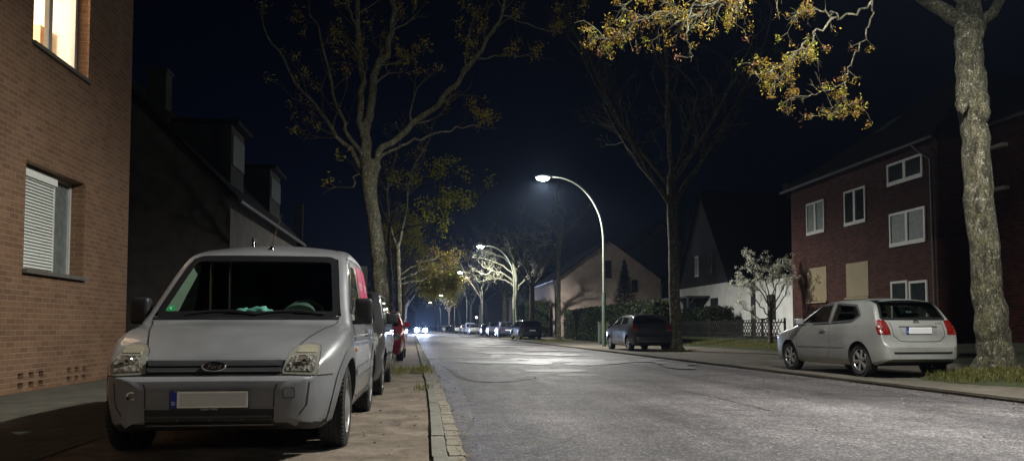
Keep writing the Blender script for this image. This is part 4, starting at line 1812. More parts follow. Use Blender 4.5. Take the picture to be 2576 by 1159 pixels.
leafy_box('hedge', 11.9, 13.0, 40, 66, 0.05, 2.35, 26000, 0.07, M['leafdark'], 'tall clipped dark hedge in front of the pinkish gabled house', 1)
leafy_box('low_bush', 16.8, 18.4, 44.7, 50.0, 0.4, 2.15, 5000, 0.07, M['leafdark'], 'dark rounded bush behind the lattice fence below the porch', 2, 'bush')
leafy_box('ground_cover', 11.2, 12.0, 42, 58, 0.05, 0.5, 5000, 0.06, M['leafdark'], 'low ground cover plants at the foot of the tall hedge', 3, 'plant', False)
leafy_box('clipped_bush', 11.0, 13.5, 88, 94, 0.05, 3.6, 7000, 0.10, M['leafdark'], 'clipped green bush beyond the pinkish house above the parked cars', 4, 'bush')
leafy_box('round_bush', 10.6, 12.6, 78, 82, 0.2, 3.6, 5000, 0.09, M['leafgreen2'], 'green bush beside the corner of the pinkish house', 5, 'bush')

# utility cabinet behind the near lamp
uc = empty('utility_cabinet', (9.98, 43.0, 0.045))
tag(uc, 'green utility cabinet standing behind the nearest street lamp', 'cabinet')
c = MB()
c.box(-0.25, 0.25, -0.2, 0.2, 0.1, 1.2)
c.box(-0.28, 0.28, -0.23, 0.23, 1.2, 1.26)
c.box(-0.23, 0.23, -0.17, 0.17, 0, 0.1)
M['cabgreen'] = simple('cabinet_green', (0.045, 0.055, 0.022), 0.6, 0, 0.15, 6)
co_ = c.build('housing', M['cabgreen'], uc)
dr = MB()
dr.box(-.22, .22, -0.215, -0.203, 0.14, 1.15)
dr.build('door', M['cabgreen'], uc)

# swing frame in a far garden
sf = empty('swing_frame', (12.2, 98, 0.05))
tag(sf, 'thin pale swing frame in the garden beyond the parked cars', 'swing')
s = MB()
s.tube([(-1.6, -1.2, 0), (-0.9, 0, 3.4), (-1.6, 1.2, 0)], 0.06, 6)
s.tube([(1.9, -1.2, 0), (1.6, 0, 3.4), (1.9, 1.2, 0)], 0.06, 6)
s.tube([(-0.9, 0, 3.4), (1.6, 0, 3.4)], 0.06, 6)
s.build('swing_poles', M['gutterm'], sf)

# small lit garden lantern far down the street
gl_ = empty('garden_lantern', (10.5, 160, 0.05))
tag(gl_, 'tiny lit garden lantern between the fourth and fifth street lamps', 'lantern')
s = MB()
s.lathe([(0, .04), (2.9, .04)], 8, 'Z')
s.build('post', M['mast'], gl_)
s = MB()
s.lathe([(2.9, .02), (3.0, .2), (3.2, .2), (3.35, .02)], 10, 'Z')
s.build('globe', emis('lantern_glow', (1, .95, .85), 8), gl_)


# ------------------------------------------------------------------ trees
def smooth_path(pts, per=4):
    pts = [Vector(p) for p in pts]
    t = list(range(len(pts)))
    out = []
    n = (len(pts) - 1) * per
    for k in range(n + 1):
        q = k / per
        out.append(Vector([float(pchip(t, [p[j] for p in pts], q)) for j in range(3)]))
    return out


class Tree:
    def __init__(self, name, base, seed):
        self.rng = random.Random(seed)
        self.root = empty(name, base)
        self.o = Vector(base)
        self.wood, self.twigs, self.tips = MB(), MB(), []

    def trunk(self, pts, rad, n=14, jit=0.05):
        p = smooth_path(pts, 6)
        tt = list(range(len(rad)))
        m = len(p)
        rr = [float(pchip(tt, rad, k / (m - 1) * (len(rad) - 1))) for k in range(m)]
        q = []
        for k, v in enumerate(p):
            w = rr[k] * 0.10
            q.append(v - self.o + Vector((self.rng.uniform(-w, w), self.rng.uniform(-w, w), 0)) * (0 if k == 0 else 1))
        self.wood.tube(q, rr, n, True, 0, jit, self.rng)

    def limb(self, pts, r0, r1, tw=0.0, twl=0.8, start=0.3, droop=0.0, lv=2, n=8):
        p = smooth_path(pts, 4)
        m = len(p)
        q = []
        for k, v in enumerate(p):
            w = 0.03 * (1 if 0 < k else 0)
            q.append(v - self.o + Vector((self.rng.gauss(0, w), self.rng.gauss(0, w), self.rng.gauss(0, w))))
        self.wood.tube(q, [r0 + (r1 - r0) * k / (m - 1) for k in range(m)], n, True, 0, 0.06, self.rng)
        if tw:
            L = sum((q[k + 1] - q[k]).length for k in range(m - 1))
            cnt = int(L * tw)
            for _ in range(cnt):
                u = start + (1 - start) * self.rng.random()
                k = min(m - 2, int(u * (m - 1)))
                b = q[k].lerp(q[k + 1], self.rng.random())
                d = (q[k + 1] - q[k]).normalized()
                self.grow(b, d, twl * self.rng.uniform(0.5, 1.2) * (1.1 - 0.4 * u), max(0.006, (r0 + (r1 - r0) * u) * 0.4), lv, droop)
            self.grow(q[-1], (q[-1] - q[-2]).normalized(), twl, r1, lv, droop)

    def grow(self, p, d, L, r, lv, droop=0.0):
        rng = self.rng
        a = Vector((rng.gauss(0, 1), rng.gauss(0, 1), rng.gauss(0, 1))).normalized()
        d = (d + a * 0.75 + Vector((0, 0, 0.15 - droop))).normalized()
        pts = [p]
        n = 4
        for k in range(n):
            d = (d + Vector((rng.gauss(0, .18), rng.gauss(0, .18), rng.gauss(0, .15) + 0.05 - droop * 0.3))).normalized()
            pts.append(pts[-1] + d * L / n)
        tgt = self.twigs if r < 0.02 else self.wood
        tgt.tube(pts, [r * (1 - 0.14 * k) for k in range(n + 1)], 3 if r < 0.012 else 5, False)
        if lv <= 0:
            self.tips.append(pts[-1])
            if rng.random() < 0.6:
                self.tips.append(pts[-2])
            return
        for k in range(rng.choice([2, 3, 3])):
            j = rng.choice([2, 3, 4, 4])
            self.grow(pts[j], d, L * rng.uniform(0.5, 0.75), r * 0.6, lv - 1, droop)
        if lv == 1:
            self.tips.append(pts[3])

    def finish(self, barkm, leafm, per=10, size=0.045, spread=0.09, keep=1.0, wood2=None):
        tr = self.wood.build('trunk', barkm, self.root, True, 60, fix=False)
        if self.twigs.v:
            self.twigs.build('branches', M['twig'] if wood2 is None else wood2, self.root, True, 60, fix=False)
        if leafm is not None and self.tips:
            rng = self.rng
            mb = MB()
            k = len(leafm)
            for t in self.tips:
                if rng.random() > keep:
                    continue
                mi = rng.randrange(k)
                for _ in range(int(per * rng.uniform(0.5, 1.5))):
                    c = t + Vector((rng.gauss(0, spread), rng.gauss(0, spread), rng.gauss(0, spread)))
                    s = size * rng.uniform(0.5, 1.3)
                    a = Vector((rng.gauss(0, 1), rng.gauss(0, 1), rng.gauss(0, 1))).normalized() * s
                    b = a.cross(Vector((rng.gauss(0, 1), rng.gauss(0, 1), rng.gauss(0, 1)))).normalized() * s * rng.uniform(.22, .5)
                    mb.quad(c - a, c + b - a * rng.uniform(-.3, .4), c + a * 1.15, c - b, mi if rng.random() < .8 else rng.randrange(k))
            mb.build('crown', leafm, self.root, fix=False)


def A(Y, *ps):
    """path from picture positions on the plane y = Y; a point may carry its own y"""
    return [at(p[0], p[1], p[2] if len(p) > 2 else Y) for p in ps]


# big maple at the right edge, its boughs hanging over the road
t = Tree('maple_tree', (T1[0], T1[1], 0.12), 21)
tag(t.root, 'big maple with thick lichen spotted trunk at the right edge, on a grass mound', 'tree')
Y = T1[1]
base = at(2506, 945, Y)
t.trunk([(base.x, Y, 0.1), *A(Y, (2503, 905), (2492, 800), (2478, 650), (2462, 500), (2452, 330), (2448, 255), (2438, 130), (2436, 60))],
        [0.46, 0.31, 0.27, 0.245, 0.24, 0.225, 0.26, 0.225, 0.245], 26, 0.045)
# burr on the trunk
for (px, py, r) in ((2470, 285, .15), (2420, 262, .12), (2466, 520, .10)):
    c = at(px, py, Y - 0.16) - t.o
    t.wood.lathe([(-r * 1.6, .001), (-r, r * .7), (0, r), (r, r * .7), (r * 1.6, .001)], 12, 'Z', c)
t.limb(A(Y, (2436, 75), (2380, 30), (2300, -25), (2200, -120), (2080, -200, 12.2), (1950, -250, 11.6)), 0.15, 0.05, 1.2, 1.3, 0.4)
t.limb(A(Y, (2440, 70), (2450, -40), (2470, -200), (2500, -420)), 0.17, 0.08, 0.7, 1.4, 0.3)
t.limb(A(Y, (2445, 80), (2500, 30), (2560, -50), (2680, -160)), 0.12, 0.06, 0.7, 1.4, 0.4)
t.limb(A(Y, (2430, 60), (2400, -60), (2300, -260), (2200, -420, 14)), 0.12, 0.05, 0.7, 1.4, 0.4)
# hanging boughs (two twigs in the photograph's upper right)
t.limb(A(12.0, (2230, -90, 12.4), (2200, -10), (2160, 30), (2105, 45), (2090, 25)), 0.024, 0.015, 0, 0)
t.limb(A(11.8, (2105, 45), (2080, 30), (2040, 30), (2000, 40)), 0.018, 0.008, 16, 0.30, 0.1, 0.2, 1)
t.limb(A(11.7, (2095, 48), (2050, 80), (2038, 120), (1990, 150), (1940, 175), (1900, 190)), 0.020, 0.007, 12, 0.28, 0.15, 0.3, 1)
t.limb(A(11.5, (2050, 85), (2010, 120), (1975, 180), (1950, 200)), 0.014, 0.007, 12, 0.26, 0.25, 0.3, 1)
t.limb(A(12.0, (2215, -60), (2190, 10), (2185, 60), (2165, 110), (2140, 160), (2128, 205)), 0.017, 0.010, 2, 0.25, 0.5, 0.3, 1)
t.limb(A(12.0, (2128, 205), (2095, 222), (2050, 240), (2010, 244), (1975, 256)), 0.012, 0.005, 11, 0.22, 0.15, 0.05, 1)
t.limb(A(12.0, (2128, 205), (2122, 235), (2112, 262), (2116, 285)), 0.011, 0.005, 11, 0.22, 0.3, 0.1, 1)
t.limb(A(12.0, (2115, 250), (2145, 268), (2168, 272)), 0.008, 0.004, 15, 0.20, 0.2, 0.05, 1)
t.limb(A(12.0, (2115, 262), (2095, 282), (2070, 290)), 0.008, 0.004, 15, 0.20, 0.2, 0.05, 1)
# bough high over the road, cut by the upper edge of the picture
t.limb(A(11.5, (2080, -200, 12.2), (1980, -120), (1900, -60), (1820, 0), (1740, 40), (1690, 60)), 0.045, 0.012, 9, 0.42, 0.25, 0.25, 1)
t.limb(A(11.4, (1850, -30), (1780, 10), (1720, 30), (1660, 35), (1600, 60), (1550, 90), (1520, 95)), 0.022, 0.008, 15, 0.36, 0.15, 0.25, 1)
t.limb(A(11.2, (1860, -40), (1870, 0), (1860, 20), (1840, 40)), 0.014, 0.006, 18, 0.26, 0.2, 0.2, 1)
t.limb(A(11.3, (1740, 20), (1730, 70), (1735, 120), (1740, 145)), 0.010, 0.005, 7, 0.20, 0.5, 0.4, 0)
t.limb(A(11.4, (1760, -60), (1650, -30), (1580, 10), (1560, 40)), 0.018, 0.007, 14, 0.34, 0.1, 0.2, 1)
t.finish(M['bark'], [M['blossom'], M['blossom'], M['leafgreen'], M['blossom'], M['leafred']], 20, 0.025, 0.038, 0.26)

# maple on the left verge, forking over the parked cars
t = Tree('maple_tree', (-0.95, 18.0, 0.02), 33)
tag(t.root, 'tall forked maple behind the silver van, pale limbs rising over the left cars', 'tree')
Y = 18.0
b0 = at(966, 900, Y)
t.trunk([(b0.x, Y, 0.0), *A(Y, (964, 860), (958, 740), (950, 620), (938, 530), (928, 460), (925, 405))], [0.27, 0.19, 0.175, 0.165, 0.15, 0.165, 0.17], 20, 0.05)
t.limb(A(Y, (928, 470), (922, 380), (932, 290), (938, 220), (950, 165), (975, 130), (985, 60), (990, -60)), 0.12, 0.05, 1.6, 0.9, 0.4)
t.limb(A(Y, (920, 430), (908, 330), (906, 230), (903, 120), (895, -20)), 0.09, 0.05, 1.6, 0.9, 0.3)
t.limb(A(Y, (935, 500), (945, 430), (955, 385), (1020, 330), (1100, 262), (1160, 190), (1225, 100), (1262, 40), (1290, -40)), 0.095, 0.03, 1.6, 1.0, 0.4)
t.limb(A(Y, (955, 395), (1000, 372), (1060, 348), (1130, 325), (1200, 318)), 0.04, 0.012, 2.2, 0.7, 0.3)
t.limb(A(Y, (1195, 145), (1230, 145), (1290, 140), (1340, 140)), 0.022, 0.008, 7, 0.4, 0.3, 0, 1)
t.limb(A(Y, (1160, 190), (1175, 140), (1180, 90), (1200, 30)), 0.025, 0.01, 4, 0.6, 0.3)
t.limb(A(Y, (952, 165), (990, 160), (1030, 145), (1050, 138)), 0.02, 0.008, 12, 0.32, 0.3, 0, 1)
t.limb(A(Y, (925, 440), (880, 380), (820, 300), (760, 230), (700, 130)), 0.06, 0.02, 2.2, 0.9, 0.3)
t.limb(A(Y, (922, 400), (870, 330), (830, 200), (800, 60)), 0.05, 0.02, 2.2, 0.9, 0.3)
t.limb(A(17.4, (905, 150), (900, 80), (880, 20), (870, -20)), 0.03, 0.015, 7, 0.5, 0.2, 0, 1)
t.limb(A(Y, (1262, 40), (1330, 60), (1400, 80)), 0.02, 0.008, 5, 0.6, 0.2)
t.limb(A(Y, (928, 455), (900, 440), (885, 470)), 0.03, 0.012, 4, 0.4, 0.2)
t.finish(M['bark2'], [M['blossom'], M['leafgreen'], M['blossom']], 13, 0.036, 0.06, 0.28)

# slender tree and next trees on the left verge
t = Tree('slender_tree', (-1.15, 27.5, 0.02), 41)
tag(t.root, 'slender young tree just behind the red car, second in the left row', 'tree')
t.trunk(A(27.5, (990, 880), (986, 790), (984, 700), (978, 610), (985, 540)), [0.07, 0.06, 0.055, 0.05, 0.04], 10)
t.limb(A(27.5, (984, 600), (1030, 570), (1090, 560), (1150, 520), (1210, 505)), 0.03, 0.01, 5, 0.6, 0.3)
t.limb(A(27.5, (984, 560), (1000, 500), (1060, 460), (1110, 440)), 0.03, 0.01, 4, 0.6, 0.3)
t.finish(M['barkbrown'], [M['leafgreen'], M['leafgreen'], M['leafdark']], 8, 0.055, 0.10, 0.7)

t = Tree('forked_tree', (-1.45, 41.3, 0.02), 43)
tag(t.root, 'pale trunked tree with long orange leaved bough reaching over the left lane', 'tree')
Y = 41.3
t.trunk(A(Y, (1004, 872), (1004, 800), (1003, 720), (1001, 660), (1000, 610)), [0.2, 0.15, 0.14, 0.13, 0.12], 14)
t.limb(A(Y, (1001, 640), (980, 560), (975, 480), (1000, 380)), 0.09, 0.03, 2, 1.0, 0.3)
t.limb(A(Y, (1001, 620), (1020, 540), (1030, 450), (1060, 380)), 0.09, 0.03, 2, 1.0, 0.3)
t.limb(A(Y, (1003, 705), (1030, 695), (1060, 680), (1100, 670), (1140, 660)), 0.06, 0.02, 6, 0.5, 0.35, 0, 2)
t.limb(A(Y, (1003, 715), (1060, 705), (1100, 690), (1125, 672)), 0.05, 0.015, 6, 0.5, 0.4, 0, 2)
t.limb(A(Y, (1010, 690), (1060, 660), (1110, 650), (1145, 655)), 0.05, 0.015, 7, 0.5, 0.3, 0, 2)
t.finish(M['bark'], [M['leafred'], M['blossom'], M['leafgreen']], 6, 0.045, 0.12, 0.28)

t = Tree('forked_tree', (-1.9, 60.0, 0.02), 45)
tag(t.root, 'tree with lit yellow green leaves above the oncoming car, fourth in the left row', 'tree')
Y = 60.0
t.trunk(A(Y, (1010, 855), (1012, 800), (1014, 750), (1012, 710)), [0.2, 0.15, 0.13, 0.12], 12)
t.limb(A(Y, (1013, 770), (1040, 740), (1070, 730), (1110, 735)), 0.07, 0.02, 5, 1.0, 0.35, 0, 2)
t.limb(A(Y, (1013, 750), (1050, 720), (1090, 715), (1130, 725)), 0.07, 0.02, 5, 1.0, 0.35, 0, 2)
t.limb(A(Y, (1012, 720), (1020, 660), (1040, 600)), 0.09, 0.03, 2, 1.3, 0.3)
t.limb(A(Y, (1012, 720), (1000, 660), (990, 600)), 0.08, 0.03, 2, 1.3, 0.3)
t.finish(M['barkbrown'], [M['leafgreen'], M['leafgreen'], M['blossom']], 12, 0.10, 0.22, 1.0)


def street_tree(name, x, y, H, r, seed, label, leafm, barkm, keep=0.5, lean=0.0, spread=1.0, size=None, n=6, per=7, knob=0.0):
    t = Tree(name, (x, y, 0.03), seed)
    tag(t.root, label, 'tree')
    fh = H * 0.42
    t.trunk([(x, y, 0), (x + lean * .02, y, 0.5), (x + lean * .3, y, fh * .5), (x + lean * .7, y, fh), (x + lean, y, fh * 1.15)], [r * 1.7, r * 1.1, r, r * .9, r * .8], 14)
    for k in range(n):
        a = 2 * PI * (k + t.rng.uniform(-.3, .3)) / n
        rr = H * 0.28 * spread * t.rng.uniform(0.7, 1.2)
        z0 = fh * t.rng.uniform(0.85, 1.12)
        hh = H * t.rng.uniform(0.75, 1.0)
        p = [(x + lean * .9, y, z0), (x + lean + rr * .35 * math.cos(a), y + rr * .35 * math.sin(a), z0 + (hh - z0) * .3),
             (x + lean + rr * .7 * math.cos(a), y + rr * .7 * math.sin(a), z0 + (hh - z0) * .65), (x + lean + rr * math.cos(a), y + rr * math.sin(a), hh)]
        t.limb(p, r * .5, r * .14, 1.6, H * 0.11, 0.25)
    s = size or (0.03 + y * 0.0009)
    t.finish(barkm, leafm, per, s, s * 1.8, keep)
    return t


street_tree('bare_tree', -2.6, 80, 11, 0.18, 51, 'fifth tree of the left row, dark against the car headlights', [M['leafdark'], M['blossom']], M['barkbrown'], 0.6, 0.3)
street_tree('bare_tree', -2.9, 100, 11, 0.18, 52, 'sixth tree of the left row beside the oncoming car', [M['leafdark']], M['barkbrown'], 0.7, 0.4)
street_tree('bare_tree', -3.2, 122, 12, 0.2, 53, 'seventh tree of the left row beyond the oncoming car', [M['leafdark']], M['barkbrown'], 0.7, 0.4)
street_tree('bare_tree', -4.2, 150, 12, 0.2, 54, 'last tree of the left row, far behind the oncoming car', [M['leafdark']], M['barkbrown'], 0.8)
# right row
street_tree('street_tree', 9.85, 29.8, 14.5, 0.215, 61, 'dark maple with a tall crown beside the dark hatchback', [M['leafdark'], M['twig']], M['bark'], 0.12, -0.15, 1.1, n=7)
t = Tree('knobbly_tree', (9.25, 53.4, 0.03), 63)
tag(t.root, 'slim knobbly tree with bare left reaching boughs in front of the pinkish house', 'tree')
Y = 53.4
t.trunk(A(Y, (1406, 862), (1405, 830), (1405, 740), (1404, 660), (1409, 600), (1410, 560)), [0.25, 0.17, 0.15, 0.15, 0.15, 0.1], 14, 0.1)
for q in (((1409, 625), (1385, 605), (1350, 600), (1320, 605)), ((1409, 600), (1390, 580), (1360, 590), (1335, 590)), ((1409, 590), (1420, 540), (1400, 500)),
          ((1409, 590), (1370, 560), (1340, 550)), ((1409, 600), (1440, 570), (1470, 540)), ((1410, 620), (1375, 612), (1350, 625))):
    t.limb(A(Y, *q), 0.06, 0.02, 4, 0.7, 0.25)
t.finish(M['bark'], None, wood2=M['barkpale'])
street_tree('street_tree', 8.9, 64.5, 11, 0.2, 64, 'dark trunked tree before the left corner of the pinkish house', [M['leafdark']], M['barkbrown'], 0.2)
t = Tree('lit_tree', (8.45, 73.0, 0.03), 65)
tag(t.root, 'brightly lit pale tree fanning its boughs under the second street lamp', 'tree')
Y = 73.0
t.trunk(A(Y, (1295, 852), (1296, 800), (1294, 760), (1297, 735), (1297, 700), (1292, 660), (1288, 640)), [0.3, 0.21, 0.19, 0.21, 0.19, 0.15, 0.1], 14, 0.06)
for q in (((1292, 690), (1265, 668), (1235, 655), (1205, 648)), ((1294, 710), (1270, 690), (1240, 680), (1212, 668)), ((1296, 722), (1272, 705), (1245, 700), (1215, 706)),
          ((1290, 660), (1285, 640), (1280, 615)), ((1290, 670), (1262, 645), (1230, 635), (1215, 630)), ((1298, 735), (1318, 705), (1342, 680), (1345, 670)),
          ((1300, 725), (1325, 702), (1350, 692)), ((1292, 690), (1305, 668), (1318, 650)), ((1240, 680), (1220, 690), (1200, 682))):
    t.limb(A(Y, *q), 0.085, 0.025, 3.4, 0.6, 0.4)
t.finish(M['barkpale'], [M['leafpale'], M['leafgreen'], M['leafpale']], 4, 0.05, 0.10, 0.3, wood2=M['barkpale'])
street_tree('street_tree', 8.6, 84.0, 11, 0.26, 66, 'thick trunked tree behind the dark cars, third beyond the lit tree', [M['leafdark']], M['bark'], 0.3)
street_tree('street_tree', 7.9, 104.0, 13, 0.26, 67, 'forked brownish tree rising from behind the white van', [M['leafdark'], M['leafred']], M['bark'], 0.3, -0.5)
street_tree('street_tree', 7.4, 126.0, 12, 0.22, 68, 'dark tree near the fourth street lamp', [M['leafdark']], M['barkbrown'], 0.4)
street_tree('street_tree', 6.9, 150.0, 12, 0.22, 69, 'leaning tree near the fifth street lamp', [M['leafred'], M['leafpale']], M['barkbrown'], 0.6, -1.0)
street_tree('street_tree', 5.5, 180.0, 12, 0.22, 70, 'far tree on the right, past the fifth street lamp', [M['leafpale'], M['leafdark']], M['barkbrown'], 0.6)
street_tree('street_tree', 3.0, 215.0, 13, 0.25, 71, 'farthest tree on the right where the street bends', [M['leafdark']], M['barkbrown'], 0.8)
# background trees behind the houses close the end of the street
for i, (x, y, H, lab) in enumerate([(-9, 190, 14, 'dark tree left of the far end of the street'), (-3, 250, 15, 'dark tree closing the far end of the street'),
                                    (16, 140, 12, 'dark garden tree between the far right houses'), (14, 105, 9, 'garden tree beyond the pinkish house')]):
    street_tree('garden_tree', x, y, H, 0.25, 80 + i, lab, [M['leafdark']], M['barkbrown'], 0.9, size=0.28, per=9)

# small blossoming tree before the brick house
t = Tree('blossom_tree', (14.9, 33.0, 0.2), 91)
tag(t.root, 'small white blossoming ornamental tree between the lattice fence and the brick house', 'tree')
Y = 33.0
b0 = at(1938, 868, Y)
t.root.location = (b0.x, Y, 0.2)
t.o = Vector((b0.x, Y, 0.2))
t.trunk(A(Y, (1938, 872), (1938, 840), (1937, 800), (1938, 770)), [0.12, 0.10, 0.10, 0.11], 12)
for q in (((1937, 800), (1915, 770), (1890, 730), (1860, 700)), ((1938, 780), (1925, 740), (1905, 700), (1880, 660)), ((1938, 772), (1945, 730), (1940, 690), (1930, 660)),
          ((1939, 780), (1960, 745), (1975, 710), (1990, 680)), ((1939, 790), (1965, 760), (1985, 720), (2005, 700)), ((1937, 775), (1915, 735), (1890, 715), (1850, 720)),
          ((1938, 775), (1930, 720), (1905, 670), (1890, 650)), ((1938, 778), (1955, 720), (1965, 680), (1975, 660)), ((1937, 800), (1910, 800), (1880, 780), (1860, 760))):
    t.limb(A(Y, *q), 0.035, 0.010, 7, 0.36, 0.35, 0, 1)
t.finish(M['barkbrown'], [M['leafpale']], 10, 0.038, 0.048, 0.8, wood2=M['barkbrown'])
# young conifer in front of the pinkish gable
cf = empty('young_spruce', (13.6, 52.0, 0.1))
tag(cf, 'dark young spruce rising over the hedge before the pinkish gable', 'tree')
rng = random.Random(9)
s = MB()
s.lathe([(0, .12), (5.2, .01)], 8, 'Z')
s.build('trunk', M['barkbrown'], cf)
s = MB()
for k in range(5200):
    h = rng.random()**0.9
    z = 0.6 + h * 4.7
    rmax = 1.5 * (1 - h) + 0.05
    wh = int(z / 0.32) * 0.32 + rng.gauss(0, 0.11)
    a = rng.uniform(0, 2 * PI)
    r = rmax * rng.uniform(0.3, 1)
    c = Vector((r * math.cos(a), r * math.sin(a), wh + 0.1 * rng.random() - r * 0.12 + 0.15))
    d = Vector((math.cos(a), math.sin(a), 0.25)) * 0.12
    e = Vector((-math.sin(a), math.cos(a), rng.uniform(-.4, .4))) * 0.035
    s.quad(c - d, c + e, c + d, c - e)
s.build('crown', M['leafdark'], cf, fix=False)


# ------------------------------------------------------------------ cars
VAN = dict(L=4.28, W=1.795, wr=0.32, arch=0.385, wheels=(0.77, 3.43), paint=M['silver'], plastic_z=0.60,
           top=[(0, .50), (.02, .57), (.05, .597), (.09, .607), (.11, .63), (.14, .69), (.17, .725), (.28, .79), (.5, .88), (.8, .96), (1.06, 1.01), (1.11, 1.045), (1.86, 1.61), (1.97, 1.67), (2.15, 1.72), (2.45, 1.775), (2.9, 1.805), (3.9, 1.785), (4.12, 1.75), (4.18, 1.6), (4.24, 1.0), (4.28, .6)],
           bot=[(0, .30), (.06, .24), (.3, .20), (3.9, .22), (4.28, .34)],
           hw=[(.16, .78), (.3, .855), (.5, .888), (.75, .885), (1.0, .85), (1.08, .828), (1.6, .735), (1.85, .66)],
           plan=[(0, .55), (.02, .64), (.06, .735), (.12, .80), (.22, .86), (.38, .915), (.55, .96), (.77, .99), (1.1, 1), (3.6, 1), (4.1, .985), (4.2, .96), (4.28, .88)],
           crown=[(0, .0), (.1, .012), (.3, .035), (1.0, .03), (1.6, .035), (2.4, .045), (4.28, .04)],
           rad=[(0, .03), (.12, .03), (.3, .06), (1.1, .06), (1.9, .07), (2.4, .09), (4.28, .10)],
           bulge=[(.77, .022, .45), (3.43, .022, .45)],
           holes=[('front', [(-.755, 1.03), (.755, 1.03), (.645, 1.605), (-.645, 1.605)]),
                  ('side', [(1.42, 1.08), (2.50, 1.08), (2.48, 1.585), (2.07, 1.57)])])
WS = round_poly([(-.755, 1.03), (.755, 1.03), (.645, 1.605), (-.645, 1.605)], 0.09)


def build_van():
    c = Car('silver_van', VAN)
    tag(c.root, 'silver delivery van with grey bumper parked facing the camera beside the tan brick house', 'van')
    L = c.L
    c.wheels('cap')
    # windscreen
    c.patch('windscreen', WS, 'front', 0.004, M['glass'], thick=0.008)
    c.ring('windscreen_seal', WS, 0.05, 0.012, 'front', 0.007, M['seal'])
    # bonnet shut lines, cowl
    c.strips('bonnet_gap', [('front', [(-.48, .70), (.48, .70)]), ('top', [(.525, .30), (.65, .7), (.755, 1.09)]), ('top', [(-.525, .30), (-.65, .7), (-.755, 1.09)])], 0.010, 0.003, M['gap'])
    cw = MB()
    # grille
    gr = c.patch('grille', round_poly([(-.465, .612), (.465, .612), (.485, .708), (-.485, .708)], .01), 'front', 0.004, M['seal'])
    for z0, z1 in ((.618, .650), (.664, .698)):
        c.patch('grille_bar', round_poly([(-.455, z0), (.455, z0), (.465, z1), (-.465, z1)], .008), 'front', 0.022, M['grillegrey'], gr, thick=0.03)
    # badge
    p, d, n = c.prj(0, .668, 'front', 0.045)
    bd = MB()
    K = 36
    yb = p.y - 0.004

    def ell(a, b, y, z0=.668):
        return [(a * math.cos(2 * PI * k / K), y, z0 + b * math.sin(2 * PI * k / K)) for k in range(K)]
    vs = ell(.086, .036, yb + .045) + ell(.086, .036, yb) + ell(.074, .028, yb - .004)
    bd.add(vs, [(k, (k + 1) % K, K + (k + 1) % K, K + k) for k in range(K)] + [(K + k, K + (k + 1) % K, 2 * K + (k + 1) % K, 2 * K + k) for k in range(K)])
    b1 = bd.build('badge', M['chrome'], c.root, True)
    b2 = MB()
    b2.add(ell(.0745, .0285, yb - .0035), [tuple(range(K))])
    b2.build('badge_field', M['badgeblue'], b1)
    text_mesh('Ford', 0.047, 'badge_script', M['chrome'], b1, (0, yb - 0.005, .668), (PI / 2, 0, 0), 0.001, 0.35, 1.05)
    # headlights
    for sd in (1, -1):
        hp = [(.462, .612), (.708, .602), (.722, .70), (.705, .812), (.63, .825), (.55, .815), (.502, .768)]
        if sd < 0:
            hp = mirrorp(hp)
        hp = round_poly(hp, 0.025)
        h = c.patch('headlight', hp, 'front', 0.006, M['lensbase'])
        lo = [(.488, .633), (.690, .627), (.702, .69), (.696, .735), (.530, .735)]
        up = [(.545, .754), (.694, .754), (.688, .797), (.63, .808), (.566, .800)]
        if sd < 0:
            lo, up = mirrorp(lo), mirrorp(up)
        c.patch('reflector', round_poly(lo, .02), 'front', 0.012, M['headlens'], h)
        c.patch('indicator_lens', round_poly(up, .015), 'front', 0.012, M['headtop'], h)
        c.ring('headlight_rim', hp, 0.001, 0.005, 'front', 0.002, M['gap'], h)
        # round bulb housing
        u = .615 * sd
        p, d, n = c.prj(u, .69, 'front', 0.012)
        b = MB()
        b.lathe([(0.0, .05), (-.008, .045), (-.002, .02), (-.012, .012), (-.014, .001)], 18, 'Y', (p.x, p.y - .004, p.z))
        b.build('bulb_housing', M['chrome'], h, True)
        # side indicator, mirror
        c.patch('side_indicator', round_poly([(1.30, .735), (1.36, .735), (1.36, .765), (1.30, .765)], .01), 'right' if sd > 0 else 'left', 0.012, M['orange'])
    # bumper details
    bp = MB()
    c.strips('bumper_gap', [('front', [(.47, .602), (.45, .55), (.435, .50), (.43, .30)]), ('front', [(-.47, .602), (-.45, .55), (-.435, .50), (-.43, .30)]),
                            ('front', [(-.80, .600), (-.50, .604), (.50, .604), (.80, .600)]), ('front', [(.67, .60), (.66, .50), (.65, .40), (.60, .33)]), ('front', [(-.67, .60), (-.66, .50), (-.65, .40), (-.60, .33)])], 0.008, 0.003, M['gap'])
    c.patch('tow_cover', round_poly([(.50, .455), (.565, .455), (.565, .515), (.50, .515)], .012), 'front', 0.006, M['plastic'])
    c.ring('tow_cover_gap', round_poly([(.497, .452), (.568, .452), (.568, .518), (.497, .518)], .012), 0.0, 0.004, 'front', 0.003, M['gap'])
    p, d, n = c.prj(-.53, .47, 'front', 0)
    tw = MB()
    tw.lathe([(0, .034), (-.006, .032), (-.004, .02), (.02, .018)], 18, 'Y', (p.x, p.y, p.z))
    tw.build('tow_eye', M['chrome'], c.root, True)
    ai = c.patch('air_intake', round_poly([(-.44, .268), (.44, .268), (.43, .378), (-.43, .378)], .01), 'front', 0.003, M['seal'])
    c.strips('intake_bar', [('front', [(-.42, .325), (.42, .325)])], 0.014, 0.010, M['grillegrey'], ai)
    c.strips('intake_lip', [('front', [(-.43, .268), (.43, .268)]), ('front', [(-.44, .382), (.44, .382)])], 0.010, 0.008, M['plastic'], ai)
    pl = c.plate(True, .445, blank=True)
    yq = pl.data.vertices[0].co.y
    ym = min(v.co.y for v in pl.data.vertices)
